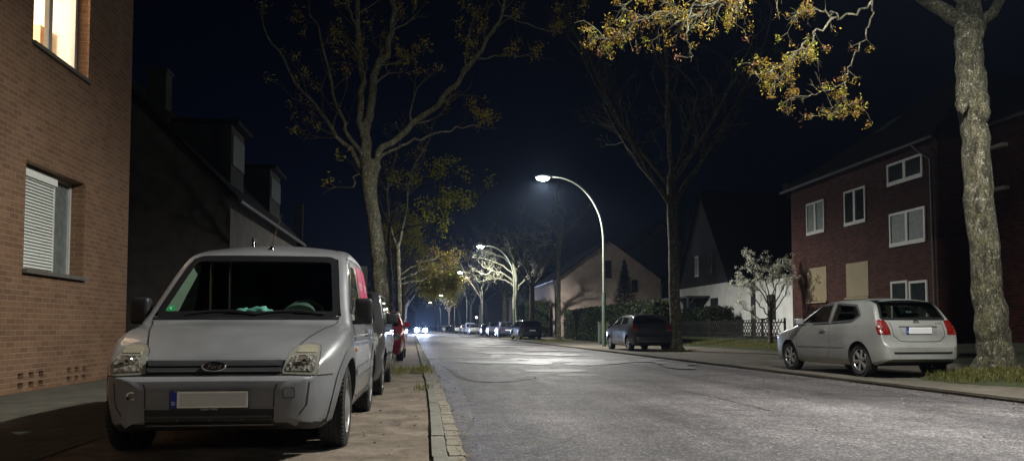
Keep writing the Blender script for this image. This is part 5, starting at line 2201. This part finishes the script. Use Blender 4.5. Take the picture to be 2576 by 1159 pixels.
    text_mesh('GG045 / 99470', 0.018, 'frame_text', M['plategrey'], pl, (0.0, ym - 0.001, .445 - .0665), (PI / 2, 0, 0), 0.0006)
    # side windows, pink window film, doors
    for ax, sd in (('right', 1), ('left', -1)):
        wp = round_poly([(1.42, 1.08), (2.50, 1.08), (2.48, 1.585), (2.07, 1.57)], .05)
        c.patch('side_window', wp, ax, 0.003, M['glass'], thick=0.008)
        c.ring('window_seal', wp, 0.03, 0.012, ax, 0.006, M['seal'])
        for y0, y1 in ((2.80, 3.40), (3.46, 4.04)):
            wq = round_poly([(y0, 1.075), (y1, 1.075), (y1 - .02, 1.60), (y0, 1.61)], .05)
            w = c.patch('rear_side_window', wq, ax, 0.004, M['pink'])
            ym_ = (y0 + y1) / 2
            c.strips('film_lettering', [(ax, [(y0 + .08 + .045 * k, 1.395), (y0 + .10 + .045 * k, 1.435)]) for k in range(9)] +
                     [(ax, [(y0 + .09 + .045 * k, 1.355), (y0 + .085 + .045 * k, 1.385)]) for k in range(8)] +
                     [(ax, [(y0 + .05, 1.20), (y0 + .2, 1.235), (y0 + .4, 1.225)]), (ax, [(y0 + .03, 1.10), (y1 - .1, 1.115)])], 0.013, 0.006, M['platewhite'], w)
        c.strips('door_gap', [(ax, [(1.22, .55), (1.22, 1.0), (1.29, 1.09), (2.01, 1.61), (2.56, 1.625), (2.61, 1.60), (2.62, .32), (1.60, .32)]), (ax, [(1.22, .55), (1.28, .38), (1.60, .32)]),
                              (ax, [(2.75, 1.63), (3.42, 1.63), (3.43, .80)]), (ax, [(2.72, .98), (4.1, .98)]), (ax, [(2.74, .32), (3.1, .32)])], 0.011, 0.003, M['gap'])
        c.strips('side_moulding', [(ax, [(1.28, .56), (3.12, .56)])], 0.07, 0.014, M['plastic'])
        c.strips('sill_crease', [(ax, [(1.35, .47), (3.05, .46)]), (ax, [(1.37, .40), (3.05, .385)])], 0.012, 0.004, M['silver'])
        for y in (2.56, 2.86):
            p, d, n = c.prj(y, .905, ax, 0.0)
            h = MB()
            h.box(p.x - .012 + sd * .03, p.x + .012 + sd * .03, p.y - .10, p.y + .10, .89, .925)
            h.box(p.x - .012 + sd * .012, p.x + .012 + sd * .012, p.y - .10, p.y - .07, .895, .92)
            h.box(p.x - .012 + sd * .012, p.x + .012 + sd * .012, p.y + .07, p.y + .10, .895, .92)
            h.build('door_handle', M['silver'], c.root)
        for yw in c.s['wheels']:
            arc = []
            for k in range(25):
                a = R(-28 + 236 * k / 24)
                z = c.s['wr'] + .425 * math.sin(a)
                arc.append((yw + .425 * math.cos(a), max(z, .22)))
            c.strips('arch_trim', [(ax, arc)], 0.085, 0.010, M['plasticlight'])
    # roof channels and aerial
    c.strips('roof_channel', [('top', [(.60, 2.28), (.61, 2.6), (.61, 4.1)]), ('top', [(-.60, 2.28), (-.61, 2.6), (-.61, 4.1)])], 0.016, 0.004, M['gap'])
    p, d, n = c.prj(0.0, 2.08, 'top', 0)
    a = MB()
    a.lathe([(0, .035), (.015, .03), (.03, .012)], 14, 'Z', (p.x, p.y, p.z))
    a.tube([(p.x, p.y, p.z + .02), (p.x + .075, p.y + .10, p.z + .36)], [.006, .003], 6)
    a.build('aerial', M['chrome'], c.root, True)
    # wipers
    for x0, x1, zt in ((-.50, .08, 1.085), (.05, .62, 1.08)):
        w = MB()
        pts = []
        for k in range(6):
            u = x0 + (x1 - x0) * k / 5
            p, d, n = c.prj(u, 1.045 + 0.03 * math.sin(PI * k / 5), 'front', 0.02)
            pts.append(p)
        w.tube(pts, 0.008, 6)
        p0, d, n = c.prj(x1 - 0.02, 1.08, 'top', 0)
        w.tube([c.prj(x1 + .02, 1.05, 'front', 0.02)[0], pts[3] + Vector((0, -.012, .004))], 0.007, 6)
        w.build('wiper', M['blackplastic'], c.root)
    c.strips('cowl', [('front', [(-.76, 1.024), (.76, 1.024)])], 0.024, 0.006, M['blackplastic'])
    c.mirror(1.36, 1.06, M['blackplastic'], (0.078, 0.07, 0.115), 0.035)
    SH = 0.11
    # interior
    it = MB()
    it.box(-.80, .80, .9 - L / 2, 4.1 - L / 2, .38, .42)
    it.box(-.78, .78, 3.98 - L / 2, 4.0 - L / 2, .42, 1.7)
    it.build('cabin_floor', M['interior'], c.root)
    ds = MB()
    ds.add([(-.76, 1.08 - L / 2 + SH, 1.05), (.76, 1.08 - L / 2 + SH, 1.05), (.76, 1.55 - L / 2 + SH, 1.085), (-.76, 1.55 - L / 2 + SH, 1.085), (-.76, 1.62 - L / 2 + SH, .7), (.76, 1.62 - L / 2 + SH, .7)], [(0, 1, 2, 3), (3, 2, 5, 4)])
    dsh = ds.build('dashboard', M['dash'], c.root)
    hood = MB()
    # instrument binnacle behind the wheel (driver sits on the +x side of the picture)
    K = 14
    vv = []
    for yy, sc in ((1.28, .75), (1.50, 1.0)):
        for k in range(K + 1):
            t = PI * k / K
            vv.append((.38 + .19 * sc * math.cos(t), yy - L / 2 + SH, 1.06 + .115 * sc * math.sin(t)))
    hood.add(vv, [(k, k + 1, K + 2 + k, K + 1 + k) for k in range(K)] + [tuple(range(K + 1))])
    hood.build('instrument_binnacle', M['dash'], dsh, True)
    sw = MB()
    rg = []
    for k in range(25):
        t = 2 * PI * k / 24
        rg.append((.38 + .19 * math.cos(t), 1.60 - L / 2 + SH + .06 * math.sin(t), 1.02 + .175 * math.sin(t)))
    sw.tube(rg, .014, 8, False)
    sw.tube([(.20, 1.60 - L / 2 + SH, 1.02), (.56, 1.60 - L / 2 + SH, 1.02)], .018, 6)
    sw.build('steering_wheel', M['dash'], c.root, True)
    for (x, y, rx, ry, h, m, nm) in ((-.10, 1.30, .07, .05, .035, 'teal', 'glove'), (.045, 1.28, .10, .055, .04, 'teal', 'glove')):
        bm = bmesh.new()
        bmesh.ops.create_icosphere(bm, subdivisions=3, radius=1)
        rng = random.Random(int(x * 1000))
        from mathutils import noise as mn
        for v in bm.verts:
            q = v.co * (1 + 0.45 * mn.noise(v.co * 1.8 + Vector((x * 9, 0, 0))))
            v.co = Vector((x + q.x * rx, y - L / 2 + SH + q.y * ry, 1.062 + max(0.0, (q.z + .3)) * h * 1.3))
        me = D.meshes.new(nm)
        bm.to_mesh(me)
        bm.free()
        me.materials.append(M[m])
        me.shade_smooth()
        o = D.objects.new(nm, me)
        COL.objects.link(o)
        o.parent = dsh
    pa = MB()
    pa.add([(-.34, 1.14 - L / 2 + SH, 1.060), (-.06, 1.15 - L / 2 + SH, 1.061), (-.10, 1.30 - L / 2 + SH, 1.072), (-.30, 1.30 - L / 2 + SH, 1.072)], [(0, 1, 2, 3)])
    pa.build('paper_sheet', M['paper'], dsh)
    # pale lining of the far windscreen pillar, load guard tubes, round sticker
    ln = MB()
    for k in range(8):
        pass
    pts = [(-.745, 1.10, 1.05), (-.71, 1.36, 1.24), (-.675, 1.58, 1.41), (-.64, 1.74, 1.545)]
    wds = [.15, .11, .085, .05]
    vs = []
    for (x, y, z), w_ in zip(pts, wds):
        vs += [(x, y - L / 2 + SH, z), (x + w_ * .75, y - L / 2 + SH + .06, z - .02)]
    ln.add(vs, [(0, 1, 3, 2), (2, 3, 5, 4), (4, 5, 7, 6)])
    ln.build('pillar_lining', M['lining'], c.root)
    gd = MB()
    for x in (-.58, -.40):
        gd.tube([(x, 2.05 - L / 2 + SH, .6), (x, 2.05 - L / 2 + SH, 1.60)], .013, 6)
    gd.tube([(-.70, 2.25 - L / 2 + SH, 1.60), (.70, 2.25 - L / 2 + SH, 1.60)], .010, 6)
    gd.build('load_guard', M['alloy'], c.root)
    st = [(-.655 + .042 * math.cos(2 * PI * k / 20), 1.10 + .030 * math.sin(2 * PI * k / 20)) for k in range(20)]
    sk = c.patch('windscreen_sticker', st, 'front', 0.006, M['green'], thick=0.0)
    text_mesh('4', 0.04, 'sticker_number', M['platewhite'], sk, c.prj(-.655, 1.10, 'front', .012)[0], (R(50), 0, 0), 0.0005)
    seats(c, (2.2,), .72, (-.40, .40))
    return c


M['grillegrey'] = simple('grille_grey', (0.05, 0.052, 0.055), 0.5, 0, 0.12, 5)
M['plasticlight'] = simple('light_arch_plastic', (0.17, 0.175, 0.18), 0.45, 0.1, 0.1, 5, 0.15, 400)
M['plastic'].node_tree.nodes['Principled BSDF'].inputs['Roughness'].default_value = 0.45
van = build_van()
van.root.location = (-1.49, 5.64 + 2.14, 0.0)

HATCH = dict(L=4.18, W=1.71, wr=0.305, arch=0.35, wheels=(0.86, 3.46), paint=M['champagne'],
             top=[(0, .52), (.02, .60), (.08, .68), (.16, .735), (.5, .86), (.95, .955), (1.06, .985), (1.95, 1.41), (2.15, 1.455), (2.6, 1.475), (3.1, 1.465), (3.55, 1.42), (3.66, 1.385), (3.92, 1.06), (3.98, .99), (4.06, .85), (4.10, .66), (4.13, .62), (4.18, .55)],
             bot=[(0, .28), (.2, .19), (3.6, .20), (4.0, .26), (4.18, .34)],
             hw=[(.16, .74), (.3, .82), (.5, .848), (.75, .852), (.93, .83), (1.0, .81), (1.3, .69), (1.5, .60)],
             plan=[(0, .62), (.03, .72), (.1, .84), (.25, .93), (.5, .98), (.9, 1), (3.3, 1), (3.7, .985), (3.95, .955), (4.08, .91), (4.14, .86), (4.18, .76)],
             crown=[(0, 0), (.15, .02), (.4, .035), (1.0, .04), (2, .04), (3.6, .04), (3.95, .03), (4.18, 0)],
             rad=[(0, .03), (.2, .06), (1, .07), (2, .10), (3.5, .10), (3.8, .08), (4.05, .05), (4.18, .03)],
             bulge=[(.86, .02, .4), (3.46, .024, .4)],
             holes=[])
H_REAR = [(-.67, 1.045), (.67, 1.045), (.575, 1.395), (-.575, 1.395)]
H_WS = [(-.68, .985), (.68, .985), (.55, 1.385), (-.55, 1.385)]
H_SIDE1 = [(1.28, .965), (2.42, .985), (2.40, 1.375), (1.98, 1.35)]
H_SIDE2 = [(2.50, .99), (3.22, 1.02), (3.42, 1.13), (3.20, 1.33), (2.50, 1.38)]


def hatch_car(name, paint, low, style='alloy5', rim='alloy5', holes=False, scale_z=1.0):
    s = dict(HATCH)
    s['paint'] = paint
    G = M['darkglass']
    if holes:
        s['holes'] = [('rear', H_REAR), ('side', H_SIDE1), ('side', H_SIDE2), ('front', H_WS)]
        G = M['glass']
    c = Car(name, s, low)
    c.wheels(rim)
    th = 0.014
    for nm, poly, ax in (('rear_window', H_REAR, 'rear'), ('windscreen', H_WS, 'front')):
        q = round_poly(poly, .05)
        c.patch(nm, q, ax, 0.004, G, thick=0.008)
        c.ring('window_seal', q, 0.035 if holes else .012, 0.010, ax, 0.007, M['seal'])
    for ax in ('right', 'left'):
        for poly in (H_SIDE1, H_SIDE2):
            q = round_poly(poly, .04)
            c.patch('side_window', q, ax, 0.003, G, thick=0.008)
            if not low:
                c.ring('window_seal', q, 0.03, 0.010, ax, 0.006, M['seal'])
    for sd in (1, -1):
        tl = [(.585, .775), (.80, .775), (.80, .90), (.755, 1.035), (.62, 1.03), (.60, .95)]
        hl = [(.42, .60), (.72, .60), (.76, .70), (.70, .79), (.50, .72)]
        if sd < 0:
            tl, hl = mirrorp(tl), mirrorp(hl)
        c.patch('tail_light', round_poly(tl, .02), 'rear', 0.008, M['taillens'])
        c.patch('headlight', round_poly(hl, .02), 'front', 0.008, M['headlens'])
    c.mirror(1.42, 1.0, paint, (0.085, 0.06, 0.065), 0.03)
    c.plate(False, .85 if not low else .80, txt=None if not low else None, blank=not low)
    c.plate(True, .44, blank=False)
    if not low:
        for ax, sd in (('right', 1), ('left', -1)):
            c.strips('door_gap', [(ax, [(1.22, .45), (1.20, .85), (1.27, .965), (1.97, 1.375), (2.44, 1.40), (2.47, 1.36), (2.47, .60), (2.40, .32), (1.40, .30), (1.25, .36), (1.22, .45)])], 0.010, 0.003, M['gap'])
            c.strips('side_moulding', [(ax, [(1.28, .535), (2.42, .545)]), (ax, [(2.52, .545), (3.02, .555)])], 0.030, 0.012, paint)
            c.strips('window_trim', [(ax, [(1.28, .957), (2.44, .975), (3.20, 1.005)])], 0.010, 0.008, M['chrome'])
            c.strips('sill_trim', [(ax, [(1.35, .30), (2.40, .31)])], 0.016, 0.008, M['silver'])
            p, d, n = c.prj(2.26, .86, ax, 0.0)
            h = MB()
            h.box(p.x - .010 + sd * .028, p.x + .010 + sd * .028, p.y - .09, p.y + .09, .85, .875)
            h.box(p.x - .012 + sd * .012, p.x + .012 + sd * .012, p.y - .09, p.y - .06, .852, .873)
            h.box(p.x - .012 + sd * .012, p.x + .012 + sd * .012, p.y + .06, p.y + .09, .852, .873)
            h.build('door_handle', paint, c.root)
        c.ring('fuel_flap', round_poly([(3.40, .82), (3.56, .82), (3.56, .97), (3.40, .97)], .03), 0.0, 0.008, 'left', 0.003, M['gap'])
        c.strips('tailgate_gap', [('rear', [(-.535, 1.0), (-.535, .76), (-.42, .665), (-.3, .65), (.3, .65), (.42, .665), (.535, .76), (.535, 1.0)])], 0.012, 0.003, M['gap'])
        c.strips('bumper_slot', [('rear', [(-.60, .455), (-.55, .45), (.55, .45), (.60, .455)])], 0.035, 0.004, M['seal'])
        # handle recess over the plate
        p, d, n = c.prj(0, .93, 'rear', 0.0)
        c.patch('plate_recess', round_poly([(-.36, .775), (.36, .775), (.42, .92), (-.42, .92)], .03), 'rear', 0.004, M['silver'])
        h = MB()
        h.box(-.40, .40, p.y - .02, p.y + .028, .915, .945)
        ho = h.build('plate_handle', paint, c.root)
        bv = ho.modifiers.new('b', 'BEVEL')
        bv.width = 0.008
        bv.segments = 2
        # oval emblem of three rings
        pe, d, n = c.prj(0, .985, 'rear', 0.006)
        e = MB()
        for (a, b, cz, k2) in ((.062, .042, 0, 1), (.022, .040, 0, 1), (.045, .016, .018, 1)):
            e.tube([(a * math.cos(2 * PI * k / 28), pe.y + .004, pe.z + cz + b * math.sin(2 * PI * k / 28)) for k in range(29)], .0045, 6, False)
        e.build('emblem', M['chrome'], c.root, True)
        # small chrome letters right and left of it, wiper, aerial
        r_ = MB()
        for k in range(4):
            r_.box(-.50 + k * .028, -.482 + k * .028, pe.y - .004, pe.y + .006, .965, .985)
        for k in range(7):
            r_.box(.33 + k * .020, .343 + k * .020, pe.y - .012, pe.y + .000, .955, .972)
        r_.build('model_letters', M['chrome'], c.root)
        w = MB()
        pts = [c.prj(u, z, 'rear', .015)[0] for u, z in ((0.02, 1.03), (-.1, 1.07), (-.25, 1.09), (-.42, 1.085))]
        w.tube(pts, .008, 6)
        w.build('rear_wiper', M['blackplastic'], c.root)
        p, d, n = c.prj(0, 3.3, 'top', 0)
        a = MB()
        a.tube([(p.x, p.y, p.z), (p.x, p.y + .06, p.z + .07)], [.006, .003], 5)
        a.build('aerial', M['blackplastic'], c.root)
        c.strips('rear_spoiler', [('top', [(-.50, 3.62), (.50, 3.62)])], 0.05, 0.02, paint)
        if holes:
            seats(c, (1.7, 2.75), .60, (-.35, .35), w=.22)
            it = MB()
            it.box(-.72, .72, .9 - c.L / 2, 3.9 - c.L / 2, .34, .36)
            it.box(-.60, .60, 3.35 - c.L / 2, 3.82 - c.L / 2, .92, .94)
            it.box(-.66, .66, 1.15 - c.L / 2, 1.5 - c.L / 2, .8, .94)
            it.build('cabin_trim', M['interior'], c.root)
    return c


silver = hatch_car('silver_hatchback', M['champagne'], False, rim='alloy6', holes=True)
tag(silver.root, 'pale silver three door hatchback seen from its rear left before the brick house', 'car')
silver.root.location = (8.72, 14.95, 0.05)
silver.root.rotation_euler = (0, 0, PI + R(3.0))
silver.root.scale = (0.96, 0.96, 1.0)
p, d, n = silver.prj(.25, 1.2, 'rear', .008)

dk_ = hatch_car('dark_hatchback', M['anthracite'], False, rim='alloy5')
tag(dk_.root, 'dark grey hatchback parked between the nearest lit street lamp and the maple trunk', 'car')
dk_.root.location = (8.75, 31.5, 0.05)
dk_.root.rotation_euler = (0, 0, PI + R(2.5))
for ch in kids(dk_.root):
    if ch.name.startswith(('number_plate',)):
        if ch.data.vertices[0].co.y > 0:
            for k2 in kids(ch):
                k2.location.z -= 0
            for k2 in kids(ch):
                if k2.name.startswith('blank_field'):
                    D.objects.remove(k2)
            yv = max(v.co.y for v in ch.data.vertices)
            text_mesh('DO TAK 174', 0.105, 'plate_letters', M['seal'], ch, (-.02, yv + 0.006, .85), (PI / 2, 0, PI), 0.0008, sx=.62)
            ch.location.z = -0.33
            ch.location.y = 0.055
    if ch.name.startswith(('plate_recess', 'plate_handle', 'model_letters')):
        D.objects.remove(ch)

red = hatch_car('red_hatchback', M['red'], False, rim='alloy5')
tag(red.root, 'dark red hatchback parked on the left verge behind the dark people carrier', 'car')
red.root.location = (-1.46, 24.1, 0.0)
red.root.scale = (1, 1, 1.02)

MPV = dict(L=4.35, W=1.78, wr=0.315, arch=0.365, wheels=(0.88, 3.5), paint=M['darkgrey'],
           top=[(0, .50), (.02, .62), (.08, .72), (.18, .80), (.5, .90), (.9, .985), (1.0, 1.02), (1.95, 1.50), (2.15, 1.545), (2.7, 1.57), (3.7, 1.545), (3.98, 1.49), (4.12, 1.30), (4.26, .90), (4.30, .7), (4.35, .56)],
           bot=[(0, .28), (.2, .20), (3.9, .22), (4.35, .34)],
           hw=[(.16, .78), (.3, .85), (.5, .882), (.8, .886), (.98, .87), (1.1, .84), (1.45, .75), (1.6, .69)],
           plan=[(0, .60), (.03, .72), (.1, .85), (.25, .93), (.5, .98), (.9, 1), (3.6, 1), (4.0, .98), (4.2, .95), (4.30, .9), (4.35, .8)],
           crown=[(0, 0), (.15, .02), (.4, .035), (1.0, .04), (2, .035), (4.0, .035), (4.35, 0)],
           rad=[(0, .03), (.2, .07), (1, .08), (2, .09), (3.9, .09), (4.2, .06), (4.35, .03)],
           bulge=[(.88, .02, .42), (3.5, .02, .42)], holes=[])


def mpv_car(name, paint, low):
    s = dict(MPV)
    s['paint'] = paint
    c = Car(name, s, low)
    c.wheels('alloy5')
    G = M['darkglass']
    for nm, poly, ax in (('rear_window', [(-.62, 1.04), (.62, 1.04), (.58, 1.45), (-.58, 1.45)], 'rear'), ('windscreen', [(-.72, 1.03), (.72, 1.03), (.62, 1.49), (-.62, 1.49)], 'front')):
        q = round_poly(poly, .05)
        c.patch(nm, q, ax, 0.004, G)
        c.ring('window_seal', q, .012, .01, ax, .006, M['seal'])
    for ax in ('right', 'left'):
        for poly in ([(1.35, 1.02), (2.30, 1.03), (2.28, 1.45), (2.02, 1.44)], [(2.38, 1.03), (3.25, 1.04), (3.22, 1.46), (2.38, 1.46)], [(3.33, 1.04), (3.85, 1.08), (3.75, 1.42), (3.33, 1.45)]):
            q = round_poly(poly, .04)
            c.patch('side_window', q, ax, .003, G)
        if not low:
            c.strips('window_trim', [(ax, [(1.33, 1.01), (2.4, 1.02), (3.85, 1.06)]), (ax, [(2.02, 1.465), (2.4, 1.48), (3.7, 1.46)])], .012, .008, M['chrome'])
            c.strips('door_gap', [(ax, [(1.25, .4), (1.25, .95), (1.32, 1.02)]), (ax, [(2.34, .32), (2.34, 1.47)]), (ax, [(3.29, 1.47), (3.29, .85), (3.05, .6)]), (ax, [(1.25, .4), (1.4, .31), (3.05, .31)])], .01, .003, M['gap'])
            c.strips('side_moulding', [(ax, [(1.3, .53), (3.05, .54)])], .05, .012, M['blackplastic'])
            sd = 1 if ax == 'right' else -1
            for y in (2.18, 3.1):
                p, d, n = c.prj(y, .90, ax, 0.0)
                h = MB()
                h.box(p.x - .010 + sd * .028, p.x + .010 + sd * .028, p.y - .09, p.y + .09, .885, .915)
                h.box(p.x - .012 + sd * .012, p.x + .012 + sd * .012, p.y - .09, p.y - .06, .888, .912)
                h.box(p.x - .012 + sd * .012, p.x + .012 + sd * .012, p.y + .06, p.y + .09, .888, .912)
                h.build('door_handle', paint, c.root)
    for sd in (1, -1):
        tl = [(.66, .80), (.84, .80), (.82, 1.05), (.70, 1.05)]
        hl = [(.46, .66), (.78, .655), (.83, .75), (.80, .87), (.70, .87), (.52, .76)]
        ol = [(.48, .625), (.76, .62), (.78, .65), (.46, .655)]
        fl = [(.60, .33), (.73, .33), (.75, .45), (.60, .44)]
        if sd < 0:
            tl, hl, ol, fl = mirrorp(tl), mirrorp(hl), mirrorp(ol), mirrorp(fl)
        c.patch('tail_light', round_poly(tl, .02), 'rear', .008, M['taillens'])
        h = c.patch('headlight', round_poly(hl, .02), 'front', .008, M['headlens'])
        if not low:
            c.patch('indicator_lens', round_poly(ol, .01), 'front', .010, M['orange'], h)
            f = c.patch('fog_light', round_poly(fl, .03), 'front', .006, M['headlens'])
            c.ring('fog_light_surround', round_poly(fl, .03), 0.0, .014, 'front', .012, M['chrome'], f)
            c.ring('headlight_rim', round_poly(hl, .02), .002, .008, 'front', .003, M['gap'], h)
    c.mirror(1.45, 1.06, M['blackplastic'] if not low else paint, (.085, .06, .075), .03)
    c.plate(True, .48)
    c.plate(False, .72)
    c.patch('grille', round_poly([(-.42, .60), (.42, .60), (.44, .72), (-.44, .72)], .02), 'front', .005, M['seal'])
    if not low:
        c.patch('air_intake', round_poly([(-.5, .27), (.5, .27), (.5, .38), (-.5, .38)], .02), 'front', .005, M['seal'])
        c.strips('bonnet_gap', [('front', [(-.8, .645), (.8, .645)]), ('top', [(.60, .30), (.70, 1.0)]), ('top', [(-.60, .30), (-.70, 1.0)])], .008, .003, M['gap'])
        c.strips('roof_rail', [('top', [(.60, 2.1), (.62, 3.7)]), ('top', [(-.60, 2.1), (-.62, 3.7)])], .03, .02, M['blackplastic'])
    return c


mpv = mpv_car('dark_people_carrier', M['darkgrey'], False)
tag(mpv.root, 'dark grey people carrier parked nose first close behind the silver van', 'car')
mpv.root.location = (-1.46, 10.35 + 2.175, 0.0)

# far cars
ph = hatch_car('parked_car', M['darkgrey'], True)
pm_ = mpv_car('parked_car', M['black'], True)
sv = dict(VAN)
sv['paint'] = M['white']
sv['holes'] = []
pv = Car('parked_van', sv, True)
pv.wheels('cap')
for nm, poly, ax in (('rear_window', [(-.62, 1.10), (.62, 1.10), (.55, 1.6), (-.55, 1.6)], 'rear'), ('windscreen', [(-.735, 1.045), (.735, 1.045), (.63, 1.605), (-.63, 1.605)], 'front')):
    pv.patch(nm, poly, ax, .004, M['darkglass'])
for ax in ('right', 'left'):
    for poly in ([(1.30, 1.08), (2.36, 1.08), (2.34, 1.60), (1.86, 1.585)], [(2.5, 1.08), (3.28, 1.08), (3.28, 1.6), (2.5, 1.6)], [(3.4, 1.08), (4.0, 1.08), (3.95, 1.6), (3.4, 1.6)]):
        pv.patch('side_window', poly, ax, .003, M['darkglass'])
for sd in (1, -1):
    tl = [(.70, .8), (.83, .8), (.80, 1.25), (.70, 1.25)]
    pv.patch('tail_light', tl if sd > 0 else mirrorp(tl), 'rear', .008, M['taillens'])
pv.mirror(1.3, 1.07, M['blackplastic'], (.1, .07, .12), .05)
pv.plate(False, .75)
# (proto, paint, Y, dx, label)
RIGHT = [(pm_, 'black', 62.8, 0.25, 0.12, 'black estate parked askew between the knobbly tree and the lit tree'),
         (pm_, 'navy', 74.8, 0.0, 0, 'dark blue car with a white plate left of the lit tree trunk'),
         (pm_, 'navy', 84.5, 0.0, 0, 'dark car with bluish gleam, second left of the lit tree'),
         (ph, 'darkgrey', 97.0, 0.3, 0, 'dark car half hidden behind the mast of the third street lamp'),
         (ph, 'silver', 112.0, -0.2, 0, 'small silver car in front of the white van'),
         (pv, 'white', 124.0, 0.0, 0, 'white van in the right row beside the brownish forked tree'),
         (ph, 'silver', 135.0, 0.0, 0, 'pale car directly behind the white van'),
         (pm_, 'silver', 152.0, 0.2, 0, 'silver car, second behind the white van'),
         (ph, 'black', 164.0, 0.0, 0, 'black car, third behind the white van'),
         (pm_, 'black', 176.0, 0.0, 0, 'black car, fourth behind the white van'),
         (ph, 'white', 190.0, 0.0, 0, 'white car, fifth behind the white van'),
         (ph, 'darkgrey', 204.0, 0.0, 0, 'dark car, last but one of the right row'),
         (pm_, 'darkgrey', 218.0, 0.0, 0, 'farthest dark car of the right row')]
LEFT = [(pm_, 'silver', 30.6, -0.0, 0, 'silver car close behind the red hatchback on the left verge'),
        (ph, 'darkgrey', 37.5, 0.0, 0, 'dark car, second behind the red hatchback'),
        (ph, 'navy', 48.0, -0.1, 0, 'dark blue car, third behind the red hatchback'),
        (pm_, 'white', 56.0, 0.0, 0, 'white car, last of the visible left row')]
used = set()


def place(protoc, paintn, loc, rz, label, grp, cat='car'):
    pr = protoc.root
    if pr not in used:
        used.add(pr)
        o = pr
        if M[paintn] != protoc.s['paint']:
            for ch in [pr] + kids(pr) + [g for k in kids(pr) for g in kids(k)]:
                if ch.type == 'MESH':
                    for s in ch.material_slots:
                        if s.material == protoc.s['paint']:
                            s.link = 'OBJECT'
                            s.material = M[paintn]
        return finish_place(o, loc, rz, label, grp, cat)
    o = copy_tree(pr, None, {protoc.cur: M[paintn]})
    return finish_place(o, loc, rz, label, grp, cat)


def finish_place(o, loc, rz, label, grp, cat='car'):
    o.location = loc
    o.rotation_euler = (0, 0, rz)
    tag(o, label, cat, grp)
    return o


for pc, first in ((ph, 'darkgrey'), (pm_, 'black'), (pv, 'white')):
    pc.cur = M[first]
for (pc, pn, y, dx, rz, lab) in RIGHT:
    pr = pc.root
    o = pr if pr not in used else None
    if o is None or M[pn] != pc.cur:
        o = copy_tree(pr, None, {pc.cur: M[pn]})
    else:
        used.add(pr)
    finish_place(o, (8.75 + bend(y) + dx, y, 0.045), PI + rz, lab, 'cars parked in a row on the right', 'van' if pc is pv else 'car')
for (pc, pn, y, dx, rz, lab) in LEFT:
    o = copy_tree(pc.root, None, {pc.cur: M[pn]})
    finish_place(o, (-1.46 + bend(y) + dx, y, 0.0), rz, lab, 'cars parked in a row on the left')
for pc in (ph, pm_, pv):
    assert pc.root in used

# oncoming car with its headlights on
oc = copy_tree(ph.root, None, {ph.cur: M['black']})
finish_place(oc, (1.0 + bend(118), 118.0, 0.0), 0, 'oncoming car with dazzling bluish headlights in the left lane', None, 'car')
oc.name = 'oncoming_car'
if 'group' in oc:
    del oc['group']
M['headglow'] = emis('headlight_glow', (0.55, 0.68, 1.0), 1800)
for sx_ in (-.62, .62):
    h = MB()
    h.lathe([(0, .001), (-.04, .18), (0.0, .30), (.05, .30)], 16, 'Y', (sx_, -2.10, .66))
    ho = h.build('lit_headlamp', M['headglow'], oc)
    l = D.lights.new('headlamp_beam', 'SPOT')
    l.energy = 60000
    l.color = (0.55, 0.68, 1.0)
    l.spot_size = R(9)
    l.spot_blend = 1.0
    l.shadow_soft_size = 0.08
    lo = D.objects.new('headlamp_beam', l)
    COL.objects.link(lo)
    lo.parent = oc
    lo.location = (sx_, -2.25, .66)
    lo.rotation_euler = (R(86.5), 0, PI)

# ------------------------------------------------------------------ air
if HAZE > 0:
    hz = MB()
    hz.box(-320, 320, -40, 420, -1.2, 30)
    m, tt_, b = new_mat('night_haze')
    tt_.nodes.remove(b)
    pvn = tt_.nodes.new('ShaderNodeVolumePrincipled')
    pvn.inputs['Color'].default_value = (0.5, 0.66, 1.0, 1)
    pvn.inputs['Density'].default_value = HAZE
    pvn.inputs['Anisotropy'].default_value = 0.7
    tt_.links.new(pvn.outputs[0], tt_.nodes['Material Output'].inputs['Volume'])
    ho = hz.build('haze', m)
    tag(ho, kind='stuff')
